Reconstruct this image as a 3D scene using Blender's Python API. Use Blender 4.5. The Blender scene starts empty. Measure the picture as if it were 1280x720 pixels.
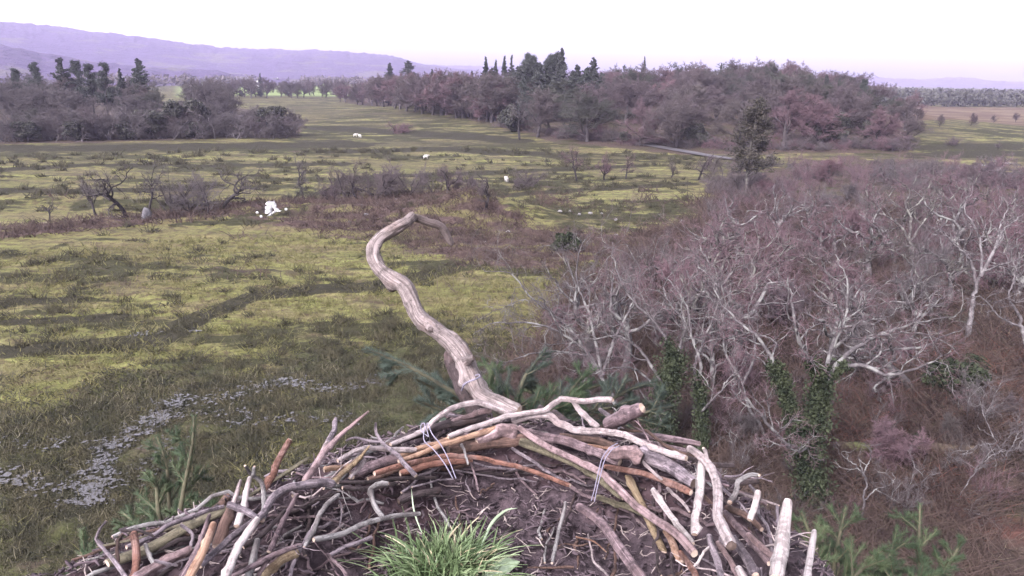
import bpy, math, random
import numpy as np
from math import radians, sin, cos, pi
rng = np.random.default_rng(7)
random.seed(7)
sc = bpy.context.scene
COL = sc.collection

# ------------------------------------------------------------------ camera
CAM = np.array([0.0, 0.0, 16.0]); FPX = 950.0; PITCH = radians(15.6); ROLL = radians(1.0)
Fv = np.array([0, cos(PITCH), -sin(PITCH)]); U0 = np.array([0, sin(PITCH), cos(PITCH)]); X0 = np.array([1.0, 0, 0])
Rv = cos(ROLL) * X0 + sin(ROLL) * U0; Uv = cos(ROLL) * U0 - sin(ROLL) * X0
cam = bpy.data.cameras.new('camera'); cob = bpy.data.objects.new('camera', cam); COL.objects.link(cob)
cam.sensor_fit = 'HORIZONTAL'; cam.sensor_width = 36.0; cam.lens = 36.0 * FPX / 1280.0
cam.clip_start = 0.05; cam.clip_end = 30000
from mathutils import Matrix, Vector
cob.matrix_world = Matrix(((Rv[0], Uv[0], -Fv[0], CAM[0]), (Rv[1], Uv[1], -Fv[1], CAM[1]), (Rv[2], Uv[2], -Fv[2], CAM[2]), (0, 0, 0, 1)))
sc.camera = cob

# ------------------------------------------------------------------ light
SUN_EL, SUN_AZ = 42.0, 215.0      # degrees; azimuth clockwise from +Y (behind the camera, to the left)
world = bpy.data.worlds.new('World'); sc.world = world; world.use_nodes = True
wt = world.node_tree; wt.nodes.clear()
wo = wt.nodes.new('ShaderNodeOutputWorld'); bg = wt.nodes.new('ShaderNodeBackground'); sky = wt.nodes.new('ShaderNodeTexSky')
sky.sky_type = 'NISHITA'; sky.sun_disc = False; sky.sun_elevation = radians(SUN_EL); sky.sun_rotation = radians(SUN_AZ)
sky.air_density = 1.2; sky.dust_density = 6.0; sky.ozone_density = 1.0
hs = wt.nodes.new('ShaderNodeHueSaturation'); hs.inputs['Saturation'].default_value = 0.22
tint = wt.nodes.new('ShaderNodeMix'); tint.data_type = 'RGBA'; tint.blend_type = 'MULTIPLY'; tint.inputs['Factor'].default_value = 1.0
tint.inputs['B'].default_value = (1.0, 0.985, 1.06, 1)
wt.links.new(sky.outputs[0], hs.inputs['Color']); wt.links.new(hs.outputs[0], tint.inputs['A'])
tc = wt.nodes.new('ShaderNodeTexCoord'); sx = wt.nodes.new('ShaderNodeSeparateXYZ'); wt.links.new(tc.outputs['Generated'], sx.inputs[0])
gr_ = wt.nodes.new('ShaderNodeMapRange'); gr_.inputs['From Min'].default_value = 0.0; gr_.inputs['From Max'].default_value = 0.30; gr_.inputs['To Min'].default_value = 2.3; gr_.inputs['To Max'].default_value = 1.0; wt.links.new(sx.outputs['Z'], gr_.inputs['Value'])
veil = wt.nodes.new('ShaderNodeVectorMath'); veil.operation = 'SCALE'; wt.links.new(tint.outputs['Result'], veil.inputs[0]); wt.links.new(gr_.outputs[0], veil.inputs['Scale'])
wt.links.new(veil.outputs[0], bg.inputs['Color']); bg.inputs['Strength'].default_value = 0.14
wt.links.new(bg.outputs[0], wo.inputs['Surface'])
sl = bpy.data.lights.new('sun', 'SUN'); sl.energy = 1.5; sl.angle = radians(12); sl.color = (1.0, 0.955, 0.96)
so = bpy.data.objects.new('sun', sl); COL.objects.link(so)
a_, e_ = radians(SUN_AZ), radians(SUN_EL)
so.rotation_euler = Vector((sin(a_) * cos(e_), cos(a_) * cos(e_), sin(e_))).to_track_quat('Z', 'Y').to_euler()
vs = sc.view_settings; vs.view_transform = 'Standard'; vs.look = 'None'; vs.gamma = 1.0; vs.exposure = 2.0; vs.use_curve_mapping = False
sc.cycles.use_denoising = True; sc.cycles.max_bounces = 6; sc.cycles.volume_bounces = 1
sc.cycles.diffuse_bounces = 3; sc.cycles.transparent_max_bounces = 8; sc.cycles.use_adaptive_sampling = True

# ------------------------------------------------------------------ helpers: numbers
def sstep(a, b, x):
    t = np.clip((x - a) / (b - a), 0, 1); return t * t * (3 - 2 * t)
_perm = np.random.default_rng(99).random((256, 256))
def vnoise(x, y):
    x = np.asarray(x, float); y = np.asarray(y, float)
    xi = np.floor(x).astype(int); yi = np.floor(y).astype(int); fx = x - xi; fy = y - yi
    fx = fx * fx * (3 - 2 * fx); fy = fy * fy * (3 - 2 * fy)
    g = lambda i, j: _perm[i & 255, j & 255]
    return (g(xi, yi) * (1 - fx) + g(xi + 1, yi) * fx) * (1 - fy) + (g(xi, yi + 1) * (1 - fx) + g(xi + 1, yi + 1) * fx) * fy
def fbm(x, y, o=4):
    s = 0; a = 0.5; n = 0
    for k in range(o):
        s = s + a * vnoise(x * 2 ** k + 17.3 * k, y * 2 ** k + 9.1 * k); n += a; a *= 0.5
    return s / n
def nrm(v):
    return v / np.maximum(np.linalg.norm(v, axis=-1, keepdims=True), 1e-9)
def ray(u, v):
    return Fv + (u - 640.0) / FPX * Rv - (v - 360.0) / FPX * Uv
def at(u, v, d):
    return CAM + ray(u, v) * d

def terrain(x, y):
    x = np.asarray(x, float); y = np.asarray(y, float)
    h = 0.35 * (fbm(x / 23, y / 23, 3) - 0.5)
    # rising ground under the right-hand wood
    h = h + 10.0 * np.exp(-((x - 85) / 75) ** 2 - ((y - 285) / 85) ** 2) * sstep(150, 190, y)
    h = h + 3.5 * np.exp(-((x + 20) / 45) ** 2 - ((y - 330) / 60) ** 2)
    # heathery bank in the middle of the marsh
    h = h + 2.7 * np.exp(-((x + 5) / 9) ** 2 - ((y - 86) / 5.0) ** 2) * (0.6 + 0.8 * fbm(x / 3.1, y / 3.1, 3))
    # bank with a row of trees on the left
    h = h + 0.55 * np.exp(-((y - (90 + (x + 28) * -0.10)) / 2.2) ** 2) * sstep(-8, -22, x)
    # bracken slope to the right
    h = h + 2.2 * sstep(14, 38, x) * sstep(75, 30, y) * sstep(14, 24, y)
    return h
def ground(u, v):
    d = ray(u, v); z = 0.0
    if d[2] > -0.004: return CAM + d * 3500
    for _ in range(14):
        t = (CAM[2] - z) / -d[2]; p = CAM + d * t
        z = 0.5 * z + 0.5 * float(terrain(p[0], p[1]))
    p[2] = float(terrain(p[0], p[1])); return p

# ------------------------------------------------------------------ helpers: meshes
class Geo:
    def __init__(s): s.v = []; s.q = []; s.t = []; s.ng = []; s.n = 0; s.uv = []
    def add(s, V, Q=None, T=None, uv=None):
        V = np.asarray(V, np.float32).reshape(-1, 3)
        if Q is not None: s.q.append(np.asarray(Q, np.int64).reshape(-1, 4) + s.n)
        if T is not None: s.t.append(np.asarray(T, np.int64).reshape(-1, 3) + s.n)
        s.v.append(V); s.uv.append(np.zeros((len(V), 2), np.float32) if uv is None else np.asarray(uv, np.float32).reshape(-1, 2)); s.n += len(V)
    def mesh(s, name, mats, smooth=True, cap_tri=False, uv=False):
        V = np.concatenate(s.v); Q = np.concatenate(s.q) if s.q else np.zeros((0, 4), int); T = np.concatenate(s.t) if s.t else np.zeros((0, 3), int)
        me = bpy.data.meshes.new(name)
        me.vertices.add(len(V)); me.vertices.foreach_set('co', V.ravel())
        loops = np.concatenate([Q.ravel(), T.ravel()]).astype(np.int32)
        me.loops.add(len(loops)); me.loops.foreach_set('vertex_index', loops)
        tot = np.concatenate([np.full(len(Q), 4), np.full(len(T), 3)]).astype(np.int32)
        st = np.concatenate([[0], np.cumsum(tot)[:-1]]).astype(np.int32)
        me.polygons.add(len(tot)); me.polygons.foreach_set('loop_start', st); me.polygons.foreach_set('loop_total', tot)
        if smooth: me.polygons.foreach_set('use_smooth', np.concatenate([np.ones(len(Q), bool), np.full(len(T), not cap_tri)]))
        for m in (mats if isinstance(mats, (list, tuple)) else [mats]): me.materials.append(m)
        if cap_tri and len(me.materials) > 1:
            me.polygons.foreach_set('material_index', np.concatenate([np.zeros(len(Q)), np.ones(len(T))]).astype(np.int32))
        if uv:
            ul = me.uv_layers.new(name='UVMap'); UV = np.concatenate(s.uv); ul.data.foreach_set('uv', UV[loops].ravel())
        me.update(calc_edges=True); me.validate(); return me
def tubes(P, R, n=3):
    P = np.asarray(P, float); R = np.asarray(R, float); N, K, _ = P.shape
    T = np.empty_like(P); T[:, 1:-1] = P[:, 2:] - P[:, :-2]; T[:, 0] = P[:, 1] - P[:, 0]; T[:, -1] = P[:, -1] - P[:, -2]; T = nrm(T)
    A = nrm(np.cross(T, np.array([0.81, 0.23, 0.31]))); B = np.cross(T, A)
    th = np.arange(n) / n * 2 * pi
    V = P[:, :, None] + R[:, :, None, None] * (np.cos(th)[None, None, :, None] * A[:, :, None] + np.sin(th)[None, None, :, None] * B[:, :, None])
    idx = np.arange(N * K * n).reshape(N, K, n); a = idx[:, :-1]; b = idx[:, 1:]
    Q = np.stack([a, np.roll(a, -1, 2), np.roll(b, -1, 2), b], -1)
    return V.reshape(-1, 3), Q.reshape(-1, 4)
def grow(P, R, n, t0, t1, ang, lr, rr, K, jit, up, taper=0.35, rg=None, minr=0.0, alen=0.4):
    rg = rg or rng; N, Kp, _ = P.shape
    t = (t0 + (t1 - t0) * (np.arange(n)[None] + rg.random((N, n))) / n) * (Kp - 1)
    i = np.clip(t.astype(int), 0, Kp - 2); f = (t - i)[..., None]; ar = np.arange(N)[:, None]
    base = P[ar, i] * (1 - f) + P[ar, i + 1] * f; T = nrm(P[ar, i + 1] - P[ar, i])
    rb = (R[ar, i] * (1 - f[..., 0]) + R[ar, i + 1] * f[..., 0])
    L = np.linalg.norm(np.diff(P, axis=1), axis=2).sum(1)[:, None]
    ln = L * lr * (1 - alen * t / (Kp - 1)) * rg.uniform(0.65, 1.3, (N, n))
    perp = nrm(np.cross(T, rg.normal(size=T.shape)))
    an = ang * rg.uniform(0.65, 1.3, (N, n))[..., None]
    D = nrm(np.cos(an) * T + np.sin(an) * perp + np.array([0, 0, up]))
    base = base.reshape(-1, 3); D = D.reshape(-1, 3); ln = ln.reshape(-1, 1); rb = rb.reshape(-1)
    out = [base]; p = base; d = D
    for k in range(K):
        d = nrm(d + jit * rg.normal(size=d.shape) + np.array([0, 0, up * 0.35])); p = p + d * ln / K; out.append(p)
    C = np.stack(out, 1); r0 = np.maximum(rb * rr, minr)
    RR = r0[:, None] * (1 - (1 - taper) * np.linspace(0, 1, K + 1)[None])
    return C, RR
def walk(p0, d0, L, K, jit, up, r0, r1, rg):
    P = [np.array(p0, float)]; d = nrm(np.array(d0, float))
    for k in range(K):
        d = nrm(d + jit * rg.normal(size=3) + np.array([0, 0, up])); P.append(P[-1] + d * L / K)
    return np.array(P)[None], np.linspace(r0, r1, K + 1)[None]
def leaves(g, C, size, rg, up=0.3):
    N = len(C); a = nrm(rg.normal(size=(N, 3))); b = nrm(np.cross(a, rg.normal(size=(N, 3)) + [0, 0, up])); s = (size * rg.uniform(0.35, 1.5, N))[:, None]
    n = np.cross(a, b) * s * 0.25
    V = np.stack([C - a * s, C + b * s * 0.55 + n, C + a * s, C - b * s * 0.55 + n], 1).reshape(-1, 3)
    i = np.arange(N)[:, None] * 4
    g.add(V, T=np.concatenate([i + [0, 1, 2], i + [0, 2, 3]]))
def catmull(P, m):
    P = np.asarray(P, float)
    if len(P) == 2: return P[0] + (P[1] - P[0]) * np.linspace(0, 1, m + 1)[:, None]
    Q = np.vstack([2 * P[0] - P[1], P, 2 * P[-1] - P[-2]]); out = []
    for i in range(1, len(Q) - 2):
        t = np.linspace(0, 1, m, endpoint=False)[:, None]
        out.append(0.5 * (2 * Q[i] + (Q[i + 1] - Q[i - 1]) * t + (2 * Q[i - 1] - 5 * Q[i] + 4 * Q[i + 1] - Q[i + 2]) * t ** 2 + (3 * Q[i] - Q[i - 1] - 3 * Q[i + 1] + Q[i + 2]) * t ** 3))
    return np.vstack(out + [P[-1:]])

# ------------------------------------------------------------------ helpers: objects
def tag(o, label=None, cat=None, group=None, kind=None):
    if label: o['label'] = label
    if cat: o['category'] = cat
    if group: o['group'] = group
    if kind: o['kind'] = kind
    return o
def obj(name, me, parent=None, loc=None):
    o = bpy.data.objects.new(name, me); COL.objects.link(o)
    if parent is not None: o.parent = parent
    if loc is not None: o.location = loc
    return o
def empty(name, loc, label, cat, group=None, rz=0, s=1.0):
    o = bpy.data.objects.new(name, None); COL.objects.link(o); o.location = loc; o.rotation_euler = (0, 0, rz)
    o.scale = s if hasattr(s, '__len__') else (s, s, s); o.empty_display_size = 0.2
    return tag(o, label, cat, group)

# ------------------------------------------------------------------ helpers: materials
K_ALB = 0.42      # wet winter ground and bark: overall reflectance of the landscape colours
class N:
    def __init__(s, name):
        s.m = bpy.data.materials.new(name); s.m.use_nodes = True; s.t = s.m.node_tree; s.t.nodes.clear()
        s.out = s.t.nodes.new('ShaderNodeOutputMaterial'); s.b = s.t.nodes.new('ShaderNodeBsdfPrincipled')
        s.t.links.new(s.b.outputs[0], s.out.inputs[0]); s.b.inputs['Roughness'].default_value = 0.85
        s.b.inputs['Specular IOR Level'].default_value = 0.25
    def l(s, a, b): s.t.links.new(a, b)
    def coord(s, kind='Object', scale=(1, 1, 1)):
        c = s.t.nodes.new('ShaderNodeTexCoord'); m = s.t.nodes.new('ShaderNodeMapping'); m.inputs['Scale'].default_value = scale
        s.l(c.outputs[kind], m.inputs['Vector']); return m.outputs[0]
    def noise(s, vec, scale, detail=4, rough=0.55, dist=0.0):
        n = s.t.nodes.new('ShaderNodeTexNoise'); n.inputs['Scale'].default_value = scale; n.inputs['Detail'].default_value = detail
        n.inputs['Roughness'].default_value = rough; n.inputs['Distortion'].default_value = dist
        s.l(vec, n.inputs['Vector']); return n.outputs[0]
    def ramp(s, fac, stops):
        r = s.t.nodes.new('ShaderNodeValToRGB'); e = r.color_ramp.elements
        while len(e) < len(stops): e.new(0.5)
        for k, (p, c) in enumerate(stops):
            e[k].position = p; e[k].color = (c[0] * K_ALB, c[1] * K_ALB, c[2] * K_ALB, 1) if hasattr(c, '__len__') else (c, c, c, 1)
        s.l(fac, r.inputs[0]); return r.outputs[0]
    def mix(s, f, a, b, mode='MIX'):
        m = s.t.nodes.new('ShaderNodeMix'); m.data_type = 'RGBA'; m.blend_type = mode
        for k, v in (('Factor', f), ('A', a), ('B', b)):
            if hasattr(v, 'links'): s.l(v, m.inputs[k])
            elif k == 'Factor': m.inputs[k].default_value = v
            else: m.inputs[k].default_value = (v[0] * K_ALB, v[1] * K_ALB, v[2] * K_ALB, 1)
        return m.outputs['Result']
    def attr(s, name):
        a = s.t.nodes.new('ShaderNodeAttribute'); a.attribute_name = name; return a.outputs['Fac']
    def math(s, op, a, b=0.0):
        m = s.t.nodes.new('ShaderNodeMath'); m.operation = op
        for i, v in enumerate((a, b)):
            if hasattr(v, 'links'): s.l(v, m.inputs[i])
            else: m.inputs[i].default_value = v
        return m.outputs[0]
    def rand(s):
        return s.t.nodes.new('ShaderNodeObjectInfo').outputs['Random']
    def bump(s, h, strength, dist):
        b = s.t.nodes.new('ShaderNodeBump'); b.inputs['Strength'].default_value = strength; b.inputs['Distance'].default_value = dist
        s.l(h, b.inputs['Height']); s.l(b.outputs[0], s.b.inputs['Normal'])
    def color(s, c):
        if hasattr(c, 'links'): s.l(c, s.b.inputs['Base Color'])
        else: s.b.inputs['Base Color'].default_value = (*c, 1)
        return s
def flat_mat(name, a, b, scale=3.0, rough=0.85, kind='Object', rnd=None, bump=0.0, detail=4):
    n = N(name); nz = n.noise(n.coord(kind), scale, detail); c = n.ramp(nz, [(0.35, a), (0.65, b)])
    if rnd: c = n.mix(n.math('MULTIPLY', n.rand(), 0.8), c, rnd)
    n.color(c); n.b.inputs['Roughness'].default_value = rough
    if bump: n.bump(nz, 0.6, bump)
    return n.m

M = {}
M['bark_far'] = flat_mat('bark_far', (0.06, 0.048, 0.055), (0.13, 0.11, 0.115), 1.5)
M['twig_purple'] = flat_mat('twig_purple', (0.125, 0.088, 0.106), (0.20, 0.150, 0.172), 0.5, rnd=(0.14, 0.12, 0.115))
M['twig_rose'] = flat_mat('twig_rose', (0.17, 0.092, 0.115), (0.27, 0.165, 0.192), 0.7, rnd=(0.20, 0.135, 0.16))
M['twig_grey'] = flat_mat('twig_grey', (0.12, 0.10, 0.11), (0.20, 0.175, 0.185), 0.7, rnd=(0.16, 0.13, 0.14))
M['twig_olive'] = flat_mat('twig_olive', (0.08, 0.085, 0.07), (0.13, 0.13, 0.105), 0.5, rnd=(0.09, 0.08, 0.085))
M['fir_far'] = flat_mat('fir_far', (0.05, 0.062, 0.058), (0.10, 0.115, 0.10), 0.6, rnd=(0.085, 0.085, 0.085))
M['pine_brown'] = flat_mat('pine_brown', (0.045, 0.042, 0.038), (0.10, 0.085, 0.072), 0.6)
M['ivy'] = flat_mat('ivy', (0.020, 0.030, 0.017), (0.065, 0.078, 0.040), 2.2, rough=0.9)
M['ivy_bush'] = flat_mat('ivy_bush', (0.060, 0.062, 0.055), (0.12, 0.115, 0.10), 0.5)
def lichen_bark(name, dark, light, lich, s=6.0):
    n = N(name); v = n.coord('Object'); a = n.noise(v, s, 5, 0.65); b = n.noise(v, s * 0.35, 3)
    c = n.ramp(a, [(0.35, dark), (0.6, light)]); c = n.mix(n.ramp(b, [(0.50, 0.0), (0.60, 0.85)]), c, lich)
    n.color(c); n.bump(a, 0.7, 0.02); return n.m
M['bark_lichen'] = lichen_bark('bark_lichen', (0.07, 0.058, 0.065), (0.15, 0.13, 0.138), (0.30, 0.29, 0.285))
M['bark_dead'] = lichen_bark('bark_dead', (0.08, 0.068, 0.075), (0.18, 0.155, 0.165), (0.30, 0.275, 0.285))
M['bark_wet'] = flat_mat('bark_wet', (0.028, 0.022, 0.026), (0.07, 0.058, 0.062), 3.0)
M['bark_dark'] = lichen_bark('bark_dark', (0.05, 0.042, 0.045), (0.12, 0.10, 0.10), (0.26, 0.25, 0.23))

# ------------------------------------------------------------------ region masks on the ground (log-polar plan space)
def lp(x, y):
    return np.arctan2(x, y) * 60.0, np.log(np.maximum(np.hypot(x, y), 1)) * 40.0
def in_poly(x, y, poly):
    a, b = lp(x, y); PX, PY = lp(np.array([p[0] for p in poly]), np.array([p[1] for p in poly]))
    ins = np.zeros(a.shape, bool); j = len(PX) - 1
    for i in range(len(PX)):
        c = ((PY[i] > b) != (PY[j] > b)) & (a < (PX[j] - PX[i]) * (b - PY[i]) / (PY[j] - PY[i] + 1e-9) + PX[i]); ins ^= c; j = i
    return ins
def region(x, y, pts, soft=1.5):
    """1 inside, falling to 0 over 'soft' plan units outside"""
    poly = [ground(*p) for p in pts]; ins = in_poly(x, y, poly); d = line_dist(x, y, poly + [poly[0]])
    return np.where(ins, np.clip(0.5 + d / soft, 0, 1), np.clip(0.5 - d / soft, 0, 1))
def line_dist(x, y, pts):
    a, b = lp(x, y); PX, PY = lp(np.array([p[0] for p in pts]), np.array([p[1] for p in pts])); best = np.full(a.shape, 1e9)
    for i in range(len(PX) - 1):
        dx, dy = PX[i + 1] - PX[i], PY[i + 1] - PY[i]; t = np.clip(((a - PX[i]) * dx + (b - PY[i]) * dy) / (dx * dx + dy * dy + 1e-9), 0, 1)
        best = np.minimum(best, np.hypot(a - PX[i] - t * dx, b - PY[i] - t * dy))
    return best
def metre_dist(x, y, pts):
    best = np.full(np.shape(x), 1e9)
    for i in range(len(pts) - 1):
        ax, ay = pts[i][0], pts[i][1]; dx, dy = pts[i + 1][0] - ax, pts[i + 1][1] - ay
        t = np.clip(((x - ax) * dx + (y - ay) * dy) / (dx * dx + dy * dy + 1e-9), 0, 1); best = np.minimum(best, np.hypot(x - ax - t * dx, y - ay - t * dy))
    return best
HEATH = [[(380, 268), (440, 252), (520, 244), (575, 243), (620, 262), (680, 284), (760, 292), (850, 300), (900, 330), (760, 330), (690, 340), (600, 332), (560, 318), (440, 300), (330, 275)]]
SCRUB = [[(610, 520), (680, 420), (735, 352), (810, 312), (870, 270), (900, 225), (1000, 205), (1120, 195), (1200, 205), (1280, 215), (1500, 240), (1600, 900), (700, 900), (560, 600)]]
BRACK = [[(1130, 440), (1180, 415), (1290, 410), (1400, 440), (1400, 560), (1240, 500), (1150, 470)], [(1000, 500), (1060, 470), (1150, 520), (1120, 560), (1020, 555)], [(1030, 590), (1200, 590), (1300, 700), (1040, 720)]]
WOODF = [[(-300, 183), (0, 181), (200, 176), (370, 172), (380, 150), (250, 128), (0, 122), (-300, 120)], [(430, 128), (620, 158), (700, 180), (860, 194), (1130, 193), (1140, 170), (1100, 112), (700, 108), (440, 110)]]
LUSH = [[(225, 122), (300, 119), (460, 121), (430, 104), (300, 101), (225, 106)]]
PLAIN = [[(1120, 153), (1400, 156), (1400, 136), (1110, 133)]]
WET = [[(-100, 500), (150, 470), (330, 440), (520, 440), (600, 480), (620, 560), (500, 620), (200, 800), (-300, 800)], [(370, 440), (480, 420), (560, 420), (620, 440), (560, 470), (380, 470)]]
DRAINS = [[(-60, 443), (100, 436), (200, 425), (255, 395), (320, 372), (400, 363), (460, 360), (520, 350), (568, 334)], [(0, 405), (90, 402), (140, 398)], [(100, 375), (-40, 384)],
          [(0, 212), (120, 207), (260, 208), (420, 205)], [(0, 238), (100, 240), (250, 236)], [(-60, 187), (200, 184), (420, 181)], [(450, 222), (560, 219), (660, 214), (800, 208)], [(400, 160), (520, 166), (640, 176)],
          [(420, 190), (560, 186), (700, 196)], [(1130, 185), (1280, 183)], [(1140, 195), (1280, 192)], [(620, 246), (700, 240), (860, 230)]]
TRACK = [(-80, 292), (60, 281), (170, 271), (260, 261), (330, 256), (400, 252), (450, 250)]
def rushfield(x, y):
    band = fbm(x / 26 + 3, y / 9, 4); fine = fbm(x / 3.2, y / 2.2 + 40, 3)
    return band * 0.6 + fine * 0.4
def masks(x, y):
    m = {}
    wob = (fbm(x / 5, y / 4, 3) - 0.5)
    r = rushfield(x, y); r = sstep(0.40, 0.66, r)
    dist = np.hypot(x, y)
    drain = np.zeros(np.shape(x))
    for k, dl in enumerate(DRAINS):
        P = [ground(*p) for p in dl]; w = (1.3, 0.9, 1.0, 3.0, 2.5, 9.0, 2.6, 7, 5, 4, 4, 1.8)[k]
        drain = np.maximum(drain, 1 - sstep(0.5, 1.3, metre_dist(x, y, P) / w + wob * 1.2))
    m['rush'] = np.clip(np.maximum(r * 0.80, drain * 0.9), 0, 1); m['drain'] = drain
    def reg(L, soft): 
        o = np.zeros(np.shape(x))
        for p in L: o = np.maximum(o, region(x, y, p, soft))
        return o
    h = reg(HEATH, 3.0); m['heath'] = sstep(0.1, 0.9, h + wob * 1.3)
    band = sstep(0.35, 0.7, 1 - sstep(0.6, 1.2, metre_dist(x, y, [ground(*p) + np.array([0, -3.0, 0]) for p in TRACK]) / 3.6) + wob * 0.5)
    m['heath'] = np.maximum(m['heath'], band)
    s = reg(SCRUB, 4.0); m['scrub'] = sstep(0.05, 0.95, s + wob * 1.4)
    m['brack'] = sstep(0.1, 1.3, reg(BRACK, 8.0) + wob * 2.0) * sstep(0, 0.25, reg(BRACK, 8.0)) * 0.8
    w = reg(WOODF, 2.0); m['scrub'] = np.maximum(m['scrub'], sstep(0.2, 0.7, w + wob * 0.4))
    m['lush'] = reg(LUSH, 1.0); m['plain'] = sstep(0.3, 0.7, reg(PLAIN, 1.0) + (fbm(x / 30, y / 60, 3) - 0.5))
    m['path'] = (1 - sstep(0.5, 1.4, metre_dist(x, y, [ground(*p) + np.array([0, 0.3, 0]) for p in TRACK]) / 0.55 + wob * 0.8))
    m['wet'] = sstep(0.0, 1.0, reg(WET, 9.0) + wob * 1.6)
    return m

# ------------------------------------------------------------------ ground sheet
ang = np.concatenate([np.linspace(-180, -42, 46, endpoint=False), np.linspace(-42, 42, 760), np.linspace(42, 180, 47)[1:]]) * pi / 180
rad = np.concatenate([[0.3], np.geomspace(2, 13, 24, endpoint=False), np.geomspace(13, 420, 720, endpoint=False), np.geomspace(420, 5050, 110)])
A, Rr = np.meshgrid(ang, rad); GX, GY = (Rr * np.sin(A)).ravel(), (Rr * np.cos(A)).ravel()
mk = masks(GX, GY); GZ = terrain(GX, GY)
near = sstep(300, 100, np.hypot(GX, GY))
GZ = GZ + near * (0.16 * (fbm(GX / 0.8, GY / 0.8, 3) - 0.5) * (0.5 + mk['rush'] + mk['heath'] + mk['scrub']) + 0.30 * mk['rush'] * fbm(GX / 1.7, GY / 1.7, 2) + 0.4 * mk['heath'] * (fbm(GX / 1.5, GY / 1.5, 3)) + 0.5 * mk['scrub'] * fbm(GX / 2.5, GY / 2.5, 3) + 0.15 * mk['wet'] * (fbm(GX / 0.9, GY / 0.9, 2) - 0.6))
nr, na = Rr.shape; idx = np.arange(nr * na).reshape(nr, na)
Q = np.stack([idx[:-1, :-1], idx[:-1, 1:], idx[1:, 1:], idx[1:, :-1]], -1).reshape(-1, 4)[:, ::-1]
g = Geo(); g.add(np.stack([GX, GY, GZ], 1), Q=Q)

n = N('marsh'); V = n.coord('Object'); V2 = n.coord('Object', (0.35, 1, 1))
fine = n.noise(V, 2.2, 6, 0.7); mid = n.noise(V2, 0.35, 5, 0.6); big = n.noise(V, 0.035, 3); vf = n.noise(V, 9.0, 4, 0.7); brk = n.noise(V2, 0.8, 8, 0.78)
grass = n.ramp(mid, [(0.30, (0.20, 0.21, 0.070)), (0.46, (0.385, 0.39, 0.135)), (0.57, (0.36, 0.315, 0.155)), (0.69, (0.19, 0.145, 0.095))])
grass = n.mix(n.ramp(big, [(0.40, 0.0), (0.62, 0.55)]), grass, (0.20, 0.155, 0.085))
grass = n.mix(n.ramp(fine, [(0.36, 0.55), (0.55, 0.0)]), grass, (0.075, 0.075, 0.032))
rushc = n.ramp(fine, [(0.3, (0.035, 0.036, 0.018)), (0.7, (0.085, 0.08, 0.042))])
def bmask(name, a=0.35, b=0.6, amt=0.5):
    return n.ramp(n.math('ADD', n.attr(name), n.math('MULTIPLY', n.math('SUBTRACT', brk, 0.5), amt * 2.6)), [(a, 0.0), (b, 1.0)])
dst = n.t.nodes.new('ShaderNodeVectorMath'); dst.operation = 'LENGTH'; n.l(V, dst.inputs[0]); farf = n.ramp(n.math('DIVIDE', dst.outputs['Value'], 400.0), [(0.22, 0.0), (0.5, 1.0)])
tus = n.noise(V, 1.1, 7, 0.75); V3 = n.coord('Object', (0.16, 1, 1)); strp = n.noise(V3, 0.16, 6, 0.72); V4 = n.coord('Object', (0.10, 1, 1)); ridge = n.math('ABSOLUTE', n.math('SUBTRACT', n.noise(V4, 0.22, 5, 0.62), 0.5))
grass = n.mix(n.ramp(tus, [(0.51, 0.0), (0.555, 0.85)]), grass, (0.115, 0.080, 0.056))
grass = n.mix(n.math('MULTIPLY', n.ramp(strp, [(0.46, 0.0), (0.51, 1.0)]), n.math('ADD', n.math('MULTIPLY', farf, 0.65), 0.20)), grass, (0.085, 0.072, 0.052))
grass = n.mix(n.math('MULTIPLY', n.ramp(ridge, [(0.008, 1.0), (0.028, 0.0)]), n.math('ADD', n.math('MULTIPLY', farf, 0.6), 0.3)), grass, (0.06, 0.055, 0.035))
c = n.mix(bmask('rush', 0.4, 0.62, 0.9), grass, rushc)
c = n.mix(n.math('MULTIPLY', bmask('drain', 0.35, 0.55, 0.35), 0.9), c, n.ramp(fine, [(0.3, (0.028, 0.026, 0.018)), (0.7, (0.07, 0.062, 0.042))]))
c = n.mix(n.math('MULTIPLY', bmask('wet', 0.3, 0.7, 0.6), 0.82), c, n.ramp(n.math('ADD', n.math('MULTIPLY', vf, 0.5), n.math('MULTIPLY', tus, 0.5)), [(0.35, (0.030, 0.034, 0.018)), (0.5, (0.080, 0.086, 0.040)), (0.62, (0.15, 0.135, 0.085))]))
heath = n.ramp(fine, [(0.28, (0.045, 0.028, 0.028)), (0.5, (0.12, 0.080, 0.078)), (0.72, (0.20, 0.15, 0.12))]); heath = n.mix(n.ramp(mid, [(0.50, 0.0), (0.60, 0.8)]), heath, (0.22, 0.20, 0.085))
c = n.mix(bmask('heath'), c, heath)
scrub = n.ramp(fine, [(0.28, (0.045, 0.032, 0.030)), (0.5, (0.105, 0.074, 0.066)), (0.74, (0.16, 0.12, 0.095))])
scrub = n.mix(n.ramp(mid, [(0.50, 0.0), (0.62, 0.7)]), scrub, n.ramp(vf, [(0.3, (0.05, 0.055, 0.025)), (0.7, (0.10, 0.10, 0.045))]))
c = n.mix(bmask('scrub'), c, scrub)
c = n.mix(bmask('brack'), c, n.ramp(vf, [(0.3, (0.085, 0.042, 0.036)), (0.7, (0.19, 0.095, 0.080))]))
c = n.mix(n.math('MULTIPLY', n.attr('path'), 0.8), c, (0.30, 0.25, 0.19)); c = n.mix(n.attr('lush'), c, (0.28, 0.36, 0.14)); c = n.mix(n.math('MULTIPLY', n.attr('plain'), 0.8), c, n.ramp(big, [(0.4, (0.12, 0.065, 0.055)), (0.6, (0.24, 0.17, 0.12))]))
n.color(c); n.b.inputs['Roughness'].default_value = 0.95; n.b.inputs['Specular IOR Level'].default_value = 0.1; n.bump(fine, 0.9, 0.25)
M['marsh'] = n.m
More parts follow.
